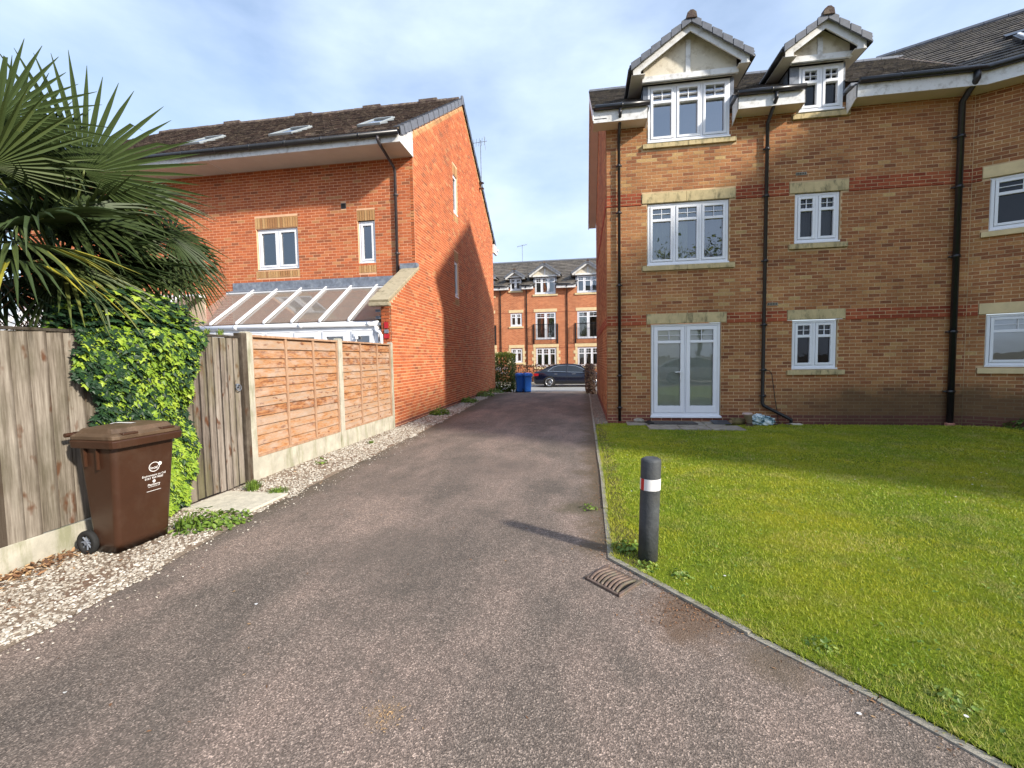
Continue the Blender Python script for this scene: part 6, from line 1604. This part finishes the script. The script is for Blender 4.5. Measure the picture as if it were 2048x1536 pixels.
for k, (x, y, r_, h, kd, nn_, lab) in enumerate([
    (-3.62, 3.62, .20, .20, 'leaf', 150, 'leafy weed clump on the gravel between brown bin and gate slab'), (-3.56, 3.78, .30, .07, 'leaf', 320, 'flat mat of small weeds edging the drive before the gate slab'),
    (-3.70, 3.55, .14, .26, 'blade', 70, 'spiky dandelion tuft beside the brown bin'), (-4.02, 4.80, .13, .15, 'blade', 160, 'grass tuft at the first concrete fence post'),
    (-3.62, 4.72, .16, .09, 'blade', 190, 'low grass tuft on the drive edge beyond the gate slab'), (-3.95, 6.15, .09, .10, 'leaf', 26, 'little dark weed on gravel under the first slatted panel'),
    (-3.95, 7.75, .08, .09, 'blade', 60, 'yellowish grass tuft on gravel under the second slatted panel'), (-4.02, 12.0, .27, .22, 'leaf', 260, 'nearest green weed clump along the gable wall'),
    (-4.05, 15.4, .32, .2, 'leaf', 260, 'middle green weed clump along the gable wall'), (-4.05, 17.8, .42, .25, 'leaf', 320, 'farther green weed clump along the gable wall'), (-4.1, 20.0, .45, .28, 'leaf', 320, 'farthest green weed clump along the gable wall'),
    (.34, 3.62, .12, .07, 'leaf', 90, 'small pale weed between the kerb and the bollard'), (-4.15, 4.98, .05, .12, 'blade', 40, 'wisp of grass at the gate post foot'),
    (-2.82, 2.62, .0001, .001, 'blade', 1, '')]):
    if lab: clump('weed', lab, x, y, .0 if y < 19 else float(gz(y)), r_, h, nn_, (.1, .7), 20 + k, kd, lsize=.045 if y < 8 else .08)
for k, (y, lab) in enumerate(((4.42, 'grass growing on top of the gate'), (4.62, 'grass sprig on top of the gate beside the timber post'))):
    clump('grass_sprig', lab, -4.33, y + .15, 1.90, .06, .11, 40, (.3, .9), 60 + k, 'blade')

# lawn grass
def lawn_blades():
    pts = []
    A = np.array([(a, b) for a, b in LAWN])
    def region(y0, y1, dens, w_, h_):
        n = int((y1 - y0) * 8.8 * dens); x = RNG.uniform(.2, 9, n); y = RNG.uniform(y0, y1, n)
        k = inpoly(x, y, A)
        f = .0
        px_ = to_px(np.stack([x, y, np.zeros(n)], 1)); k &= (px_[:, 0] < 2100) & (px_[:, 1] < 1600) & (px_[:, 2] > 0)
        bare = (np.sin(y * 2.1 + 1) + .6 * np.sin(y * 5.3 + x * 2)) * .05 + RNG.normal(0, .05, n); edge = np.array([kx(v) for v in np.linspace(-1.5, 11, 200)])
        ex = x - np.interp(y, np.linspace(-1.5, 11, 200), edge)
        thin = (ex < .15 + bare) & (RNG.random(n) < .3) & (y > 2.9); k &= ~thin
        dist = np.hypot(x - .48, y - 3.44); k &= dist > .08
        pit_ = (np.hypot((x - .62) / .5, (y - 3.15) / .3) < 1) & (RNG.random(n) < .6); k &= ~pit_
        return x[k], y[k], w_, h_
    X, Y, Wd, Hh = [], [], [], []
    for y0, y1, de, w_, h_ in ((-1.4, 3.2, 12000, .0024, .020), (3.2, 4.8, 8500, .0031, .020), (4.8, 6.8, 4500, .0048, .022), (6.8, 10.6, 2000, .008, .024)):
        x, y, a, b = region(y0, y1, de, w_, h_); X.append(x); Y.append(y); Wd.append(np.full(len(x), a)); Hh.append(np.full(len(x), b))
    x = np.concatenate(X); y = np.concatenate(Y); w_ = np.concatenate(Wd); h_ = np.concatenate(Hh); n = len(x)
    h_ = h_ * RNG.uniform(.5, 1.25, n); long_ = RNG.random(n) < .01; h_[long_] *= 2.2
    a = RNG.uniform(0, 6.28, n); le = RNG.uniform(.2, 1.1, n); d2 = RNG.uniform(0, 6.28, n)
    z = np.where(y < 8.5, .012, .004)
    p0 = np.stack([x + w_ * np.cos(a), y + w_ * np.sin(a), z], 1); p1 = np.stack([x - w_ * np.cos(a), y - w_ * np.sin(a), z], 1)
    p2 = np.stack([x + h_ * le * np.cos(d2), y + h_ * le * np.sin(d2), z + h_], 1)
    V = np.stack([p0, p1, p2], 1).reshape(-1, 3); F = np.arange(3 * n).reshape(-1, 3)
    tn = np.clip(RNG.beta(2, 2.4, n), 0, 1); st_ = RNG.random(n) < .035; tn[st_] = RNG.uniform(.95, 1, st_.sum())
    edge = np.interp(y, np.linspace(-1.5, 11, 200), [kx(v) for v in np.linspace(-1.5, 11, 200)]); dry = ((x - edge) < .25) & (RNG.random(n) < .08); tn[dry] = RNG.uniform(.9, 1, dry.sum())
    dp = (np.hypot((x - 2.05) / .5, (y - 3.95) / .22) < 1) & (RNG.random(n) < .55); tn[dp] = RNG.uniform(.93, 1, dp.sum())
    mesh_obj('grass', V, F, M['grass'], tone=tn, kind='stuff', label='short mown yellow-green lawn grass right of the drive', cat='grass')
    # clover and broad weeds in the turf
    m_ = 2600; xx = RNG.uniform(.3, 6, m_); yv = RNG.uniform(0.5, 6.5, m_) ; kk = inpoly(xx, yv, A) & ((np.sin(xx * 4 + 1) * np.sin(yv * 3.3) > .25) | (RNG.random(m_) < .1)); xx, yv = xx[kk], yv[kk]
    P = np.stack([xx, yv, np.full(len(xx), .035)], 1); Nn = np.stack([RNG.normal(0, .3, len(xx)), RNG.normal(0, .3, len(xx)), np.ones(len(xx))], 1)
    its = leaf_items(P, Nn, RNG.uniform(.012, .028, len(xx)), RNG.uniform(.1, .8, len(xx)), 0)
    Ms = np.array([i[0] for i in its]); TV = np.array(LFV[0]); TF = np.array(LFV[1]); V = np.einsum('nij,kj->nki', Ms[:, :3, :3], TV) + Ms[:, None, :3, 3]
    mesh_obj('clover', V.reshape(-1, 3), (TF[None] + (np.arange(len(its)) * len(TV))[:, None, None]).reshape(-1, 3), M['weed'], tone=np.repeat([i[2] for i in its], len(TF)), kind='stuff', label='small broad-leaved clover patches in the lawn', cat='clover')
lawn_blades()

# chippings
ICO = None
def ico():
    p = (1 + 5 ** .5) / 2
    v = np.array([(-1, p, 0), (1, p, 0), (-1, -p, 0), (1, -p, 0), (0, -1, p), (0, 1, p), (0, -1, -p), (0, 1, -p), (p, 0, -1), (p, 0, 1), (-p, 0, -1), (-p, 0, 1)]) / math.hypot(1, p)
    f = [(0, 11, 5), (0, 5, 1), (0, 1, 7), (0, 7, 10), (0, 10, 11), (1, 5, 9), (5, 11, 4), (11, 10, 2), (10, 7, 6), (7, 1, 8), (3, 9, 4), (3, 4, 2), (3, 2, 6), (3, 6, 8), (3, 8, 9), (4, 9, 5), (2, 4, 11), (6, 2, 10), (8, 6, 7), (9, 8, 1)]
    return v, np.array(f)
def scatter_stones(x, y, z, size, tone, name, label, mt=None):
    v, f = ico(); n = len(x); s = size[:, None] * np.stack([RNG.uniform(.7, 1.3, n), RNG.uniform(.5, 1.0, n), RNG.uniform(.35, .65, n)], 1)
    a = RNG.uniform(0, 6.28, n); V = v[None] * (1 + RNG.uniform(-.18, .18, (n, 12, 1))) * s[:, None, :]
    ca, sa = np.cos(a)[:, None], np.sin(a)[:, None]; X = V[:, :, 0] * ca - V[:, :, 1] * sa; Yv = V[:, :, 0] * sa + V[:, :, 1] * ca
    ti_ = RNG.uniform(-.5, .5, n)[:, None]; Z = V[:, :, 2] + X * ti_ * .5
    P = np.stack([X + x[:, None], Yv + y[:, None], Z + z[:, None]], 2).reshape(-1, 3); F = (f[None] + (np.arange(n) * 12)[:, None, None]).reshape(-1, 3)
    return mesh_obj(name, P, F, mt or M['chips'], tone=np.repeat(tone, 20), kind='stuff', label=label, cat='gravel')
xs_, ys_, ss_ = [], [], []
for y0, y1, n, sz in ((.6, 3.2, 7000, .0115), (3.2, 5.2, 3800, .0125), (5.2, 9.6, 5200, .015), (9.6, 21, 4200, .022)):
    y = RNG.uniform(y0, y1, n); xe = np.interp(y, [a for a, b in LEFT], [b for a, b in LEFT]) + .05 * np.sin(y * 3.1) + .03 * np.sin(y * 9.7)
    x = -4.28 + (xe + 4.28) * RNG.uniform(0, 1, n) ** .9; xs_.append(x); ys_.append(y); ss_.append(sz * RNG.uniform(.55, 1.35, n))
x = np.concatenate(xs_); y = np.concatenate(ys_); s = np.concatenate(ss_)
k = ~((x > -4.26) & (x < -3.42) & (y > 4.0) & (y < 4.68)); 
pt_ = np.sin(x * 8 + 1) * np.sin(y * 4.3) + np.sin(x * 3 - y * 2.1); k &= ~((pt_ > .9) & (RNG.random(len(x)) < .45)); x, y, s = x[k], y[k], s[k]
scatter_stones(x, y, .006 + np.minimum(gz(y), 0) + s * .15, s, np.clip(RNG.beta(3, 2, len(x)) + .05 * np.sin(x * 9), 0, .99), 'gravel', 'pale limestone chippings in the strip along the left fence and gable')
# stray chippings and debris on the asphalt
n = 420; y = RNG.uniform(1.2, 9, n); x = np.interp(y, [a for a, b in LEFT], [b for a, b in LEFT]) + np.abs(RNG.normal(0, .16, n)); scatter_stones(x, y, np.full(n, .004), RNG.uniform(.004, .011, n), RNG.uniform(.4, .99, n), 'stray_gravel', 'loose chippings kicked onto the left edge of the drive')
n = 260; y = RNG.uniform(1.0, 16, n); x = RNG.uniform(-3.2, .2, n); scatter_stones(x, y, np.full(n, .002), RNG.uniform(.002, .006, n), RNG.uniform(.3, .99, n), 'grit', 'scattered pale grit on the asphalt drive')
n = 1500; y = RNG.uniform(10.4, 18.5, n); x = RNG.uniform(.28, .55, n); scatter_stones(x, y, np.full(n, .012), RNG.uniform(.012, .02, n), RNG.uniform(.1, .5, n), 'wall_gravel', 'grey chippings between the kerb and the right building')
def litter(name, label, P, sz, tone, mt, flat=.25):
    n = len(P); Nn = np.stack([RNG.normal(0, flat, n), RNG.normal(0, flat, n), np.ones(n)], 1); ang = RNG.uniform(0, 6.28, n)
    up = np.stack([np.cos(ang), np.sin(ang), np.zeros(n)], 1); s, nn_, u = basis(Nn, up)
    Ms = np.tile(np.eye(4), (n, 1, 1)); Ms[:, :3, 0] = s * (sz * RNG.uniform(.25, .8, n))[:, None]; Ms[:, :3, 1] = nn_ * sz[:, None]; Ms[:, :3, 2] = u * sz[:, None]; Ms[:, :3, 3] = P
    TV = np.array(LFV[0]); TF = np.array(LFV[1]); V = np.einsum('nij,kj->nki', Ms[:, :3, :3], TV) + Ms[:, None, :3, 3]
    return mesh_obj(name, V.reshape(-1, 3), (TF[None] + (np.arange(n) * len(TV))[:, None, None]).reshape(-1, 3), mt, tone=np.repeat(tone, len(TF)), kind='stuff', label=label, cat='litter')
n = 900; y = RNG.uniform(1.6, 3.0, n); x = -4.27 + np.abs(RNG.normal(0, .11, n)); litter('dry_leaves', 'orange-brown dry leaf litter heaped along the gravel board', np.stack([x, y, RNG.uniform(.012, .035, n)], 1), RNG.uniform(.015, .06, n), RNG.uniform(0, 1, n), M['litter'], .5)
n = 500; y = RNG.uniform(1.6, 9.5, n); x = -3.9 + RNG.normal(0, .22, n); x = np.clip(x, -4.25, -3.3); litter('bark_flakes', 'reddish flakes scattered over the limestone chippings', np.stack([x, y, np.full(n, .018)], 1), RNG.uniform(.015, .04, n), RNG.uniform(0, .9, n), M['litter'], .3)
n = 520; y = RNG.uniform(.9, 10, n); side = RNG.random(n) < .6
x = np.where(side, np.interp(y, np.linspace(-1.5, 11, 200), [kx(v) for v in np.linspace(-1.5, 11, 200)]) - np.abs(RNG.normal(.03, .13, n)), RNG.uniform(-3.3, .2, n))
litter('twig_litter', 'small straw and leaf bits lying on the asphalt', np.stack([x, y, np.full(n, .004)], 1), RNG.uniform(.006, .026, n), RNG.uniform(.1, 1, n), M['litter'], .1)
for k, (u_, v_, r_, lab) in enumerate(((-2.108, 2.492, .0085, 'white petal on the asphalt left of centre'), (-2.469, 1.673, .007, 'white petal at the lower left of the drive'), (1.169, 2.047, .008, 'white petal on the asphalt near the kerb at lower right'))):
    MB().add([(u_ + r_ * 1.3 * math.cos(a), v_ + r_ * math.sin(a), .005 + .002 * math.sin(2 * a)) for a in np.linspace(0, 2 * math.pi, 9)[:-1]], [tuple(range(8))]).build('petal', M['white'], label=lab, cat='petal')
# daisies in the lawn
n = 46; rg_ = np.random.default_rng(31); xx = rg_.uniform(.4, 7, n * 3); yv = rg_.uniform(2, 9.8, n * 3); kk = inpoly(xx, yv, np.array(LAWN)); xx, yv = xx[kk][:n], yv[kk][:n]
D = MB()
for a, b in zip(xx, yv): D.add([(a + .009 * math.cos(t), b + .009 * math.sin(t), .048) for t in np.linspace(0, 2 * math.pi, 8)[:-1]], [tuple(range(7))])
D.build('daisies', M['white'], kind='stuff', label='tiny white daisies and petals dotted over the lawn', cat='daisies')

# trees behind the viewer, mirrored in the windows
def tree(x, y, h, seed, label):
    rg_ = random.Random(seed); T = empty('tree', (x, y, 0), label, 'tree'); tr = MB(); leaves = []
    def grow(p, d, l, r_, dep):
        q = p + d * l; tr.tube([p, (p + q) / 2 + np.array([rg_.uniform(-.1, .1) * l * .4 for _ in range(3)]), q], [r_, r_ * .8, r_ * .6], 5 if dep > 1 else 8, cap=False)
        if dep >= 5:
            for _ in range(7): leaves.append(q + np.array([rg_.gauss(0, .35) for _ in range(3)]))
            return
        for _ in range(3 if dep else 4):
            nd = d + np.array([rg_.uniform(-.75, .75), rg_.uniform(-.75, .75), rg_.uniform(-.15, .45)]); nd /= np.linalg.norm(nd); grow(q, nd, l * rg_.uniform(.62, .82), r_ * .58, dep + 1)
    grow(np.array([x, y, 0.0]), np.array([0, 0, 1.0]), h * .26, h * .02, 0); tr.build('trunk', M['bark'], T)
    P = np.array(leaves); pieces(T, 'leaf', [M['hedge']], LFV, leaf_items(P, RNG.normal(0, 1, (len(P), 3)), RNG.uniform(.10, .2, len(P)), RNG.uniform(.2, 1, len(P)), 0), 0); return T
tree(8.5, -13, 12, 3, 'tall half-bare tree behind the viewer, mirrored in the first-floor window'); tree(3.0, -15, 10, 4, 'broad young-leaved tree behind the viewer at the court edge'); tree(-6, -14, 11, 8, 'tree behind the viewer on the left, mirrored in the orange house window')
# silt, needles and tufts where kerb, lawn and asphalt meet
ksrt = np.linspace(-1.5, 11, 200); kvals = np.array([kx(v) for v in ksrt])
def along_kerb(n, sd, off, ymin=1.2, ymax=10.0):
    y = ymin + (ymax - ymin) * RNG.random(n) ** 1.4; return np.interp(y, ksrt, kvals) + off + RNG.normal(0, sd, n), y
x, y = along_kerb(900, .035, -.035); litter('kerb_silt', 'brown leaf bits and silt gathered against the kerb', np.stack([x, y, np.full(len(x), .006)], 1), RNG.uniform(.006, .022, len(x)), RNG.uniform(0, .8, len(x)), M['litter'], .3)
x = .62 + RNG.normal(0, .16, 420); y = 2.74 + RNG.normal(0, .10, 420); kk = x < np.interp(y, ksrt, kvals) - .02; x, y = x[kk], y[kk]
litter('silt_patch', 'brown litter washed into the corner beside the drain grate', np.stack([x, y, np.full(len(x), .005)], 1), RNG.uniform(.006, .02, len(x)), RNG.uniform(0, .7, len(x)), M['litter'], .3)
x = -.88 + RNG.normal(0, .05, 110); y = 1.76 + RNG.normal(0, .035, 110); litter('needle_patch', 'small patch of orange dry needles at the bottom of the drive', np.stack([x, y, np.full(len(x), .005)], 1), RNG.uniform(.006, .016, len(x)), RNG.uniform(.85, 1, len(x)), M['litter'], .2)
x, y = along_kerb(4200, .016, .036, .3, 9.5); n = len(x); a = RNG.uniform(0, 6.28, n); h = RNG.uniform(.02, .055, n); w_ = .003
P0 = np.stack([x + w_ * np.cos(a), y + w_ * np.sin(a), np.full(n, .004)], 1); P1 = np.stack([x - w_ * np.cos(a), y - w_ * np.sin(a), np.full(n, .004)], 1); lean = RNG.uniform(-1, .4, n)
P2 = np.stack([x + h * lean, y + RNG.normal(0, .4, n) * h, h], 1)
mesh_obj('kerb_grass', np.stack([P0, P1, P2], 1).reshape(-1, 3), np.arange(3 * n).reshape(-1, 3), M['grass'], tone=RNG.uniform(0, 1, n) ** 1.3, kind='stuff', label='longer grass fringe leaning over the concrete kerb', cat='grass')
for k, (a, b, lab) in enumerate(((.46, 3.30, 'small leafy weed at the left foot of the bollard'), (.66, 3.20, 'broad-leaved weed on worn soil right of the bollard'), (1.25, 2.50, 'pale-leaved weed rosette in the lawn near the kerb bend'), (1.62, 2.18, 'daisy-leaved weed rosette at the lower right lawn edge'), (.05, 4.55, 'moss and seedling weeds on the drive edge above the bollard shadow'))):
    clump('weed', lab, a, b, .005, .085, .045, 60, (.1, .9), 80 + k, 'leaf', lsize=.028)
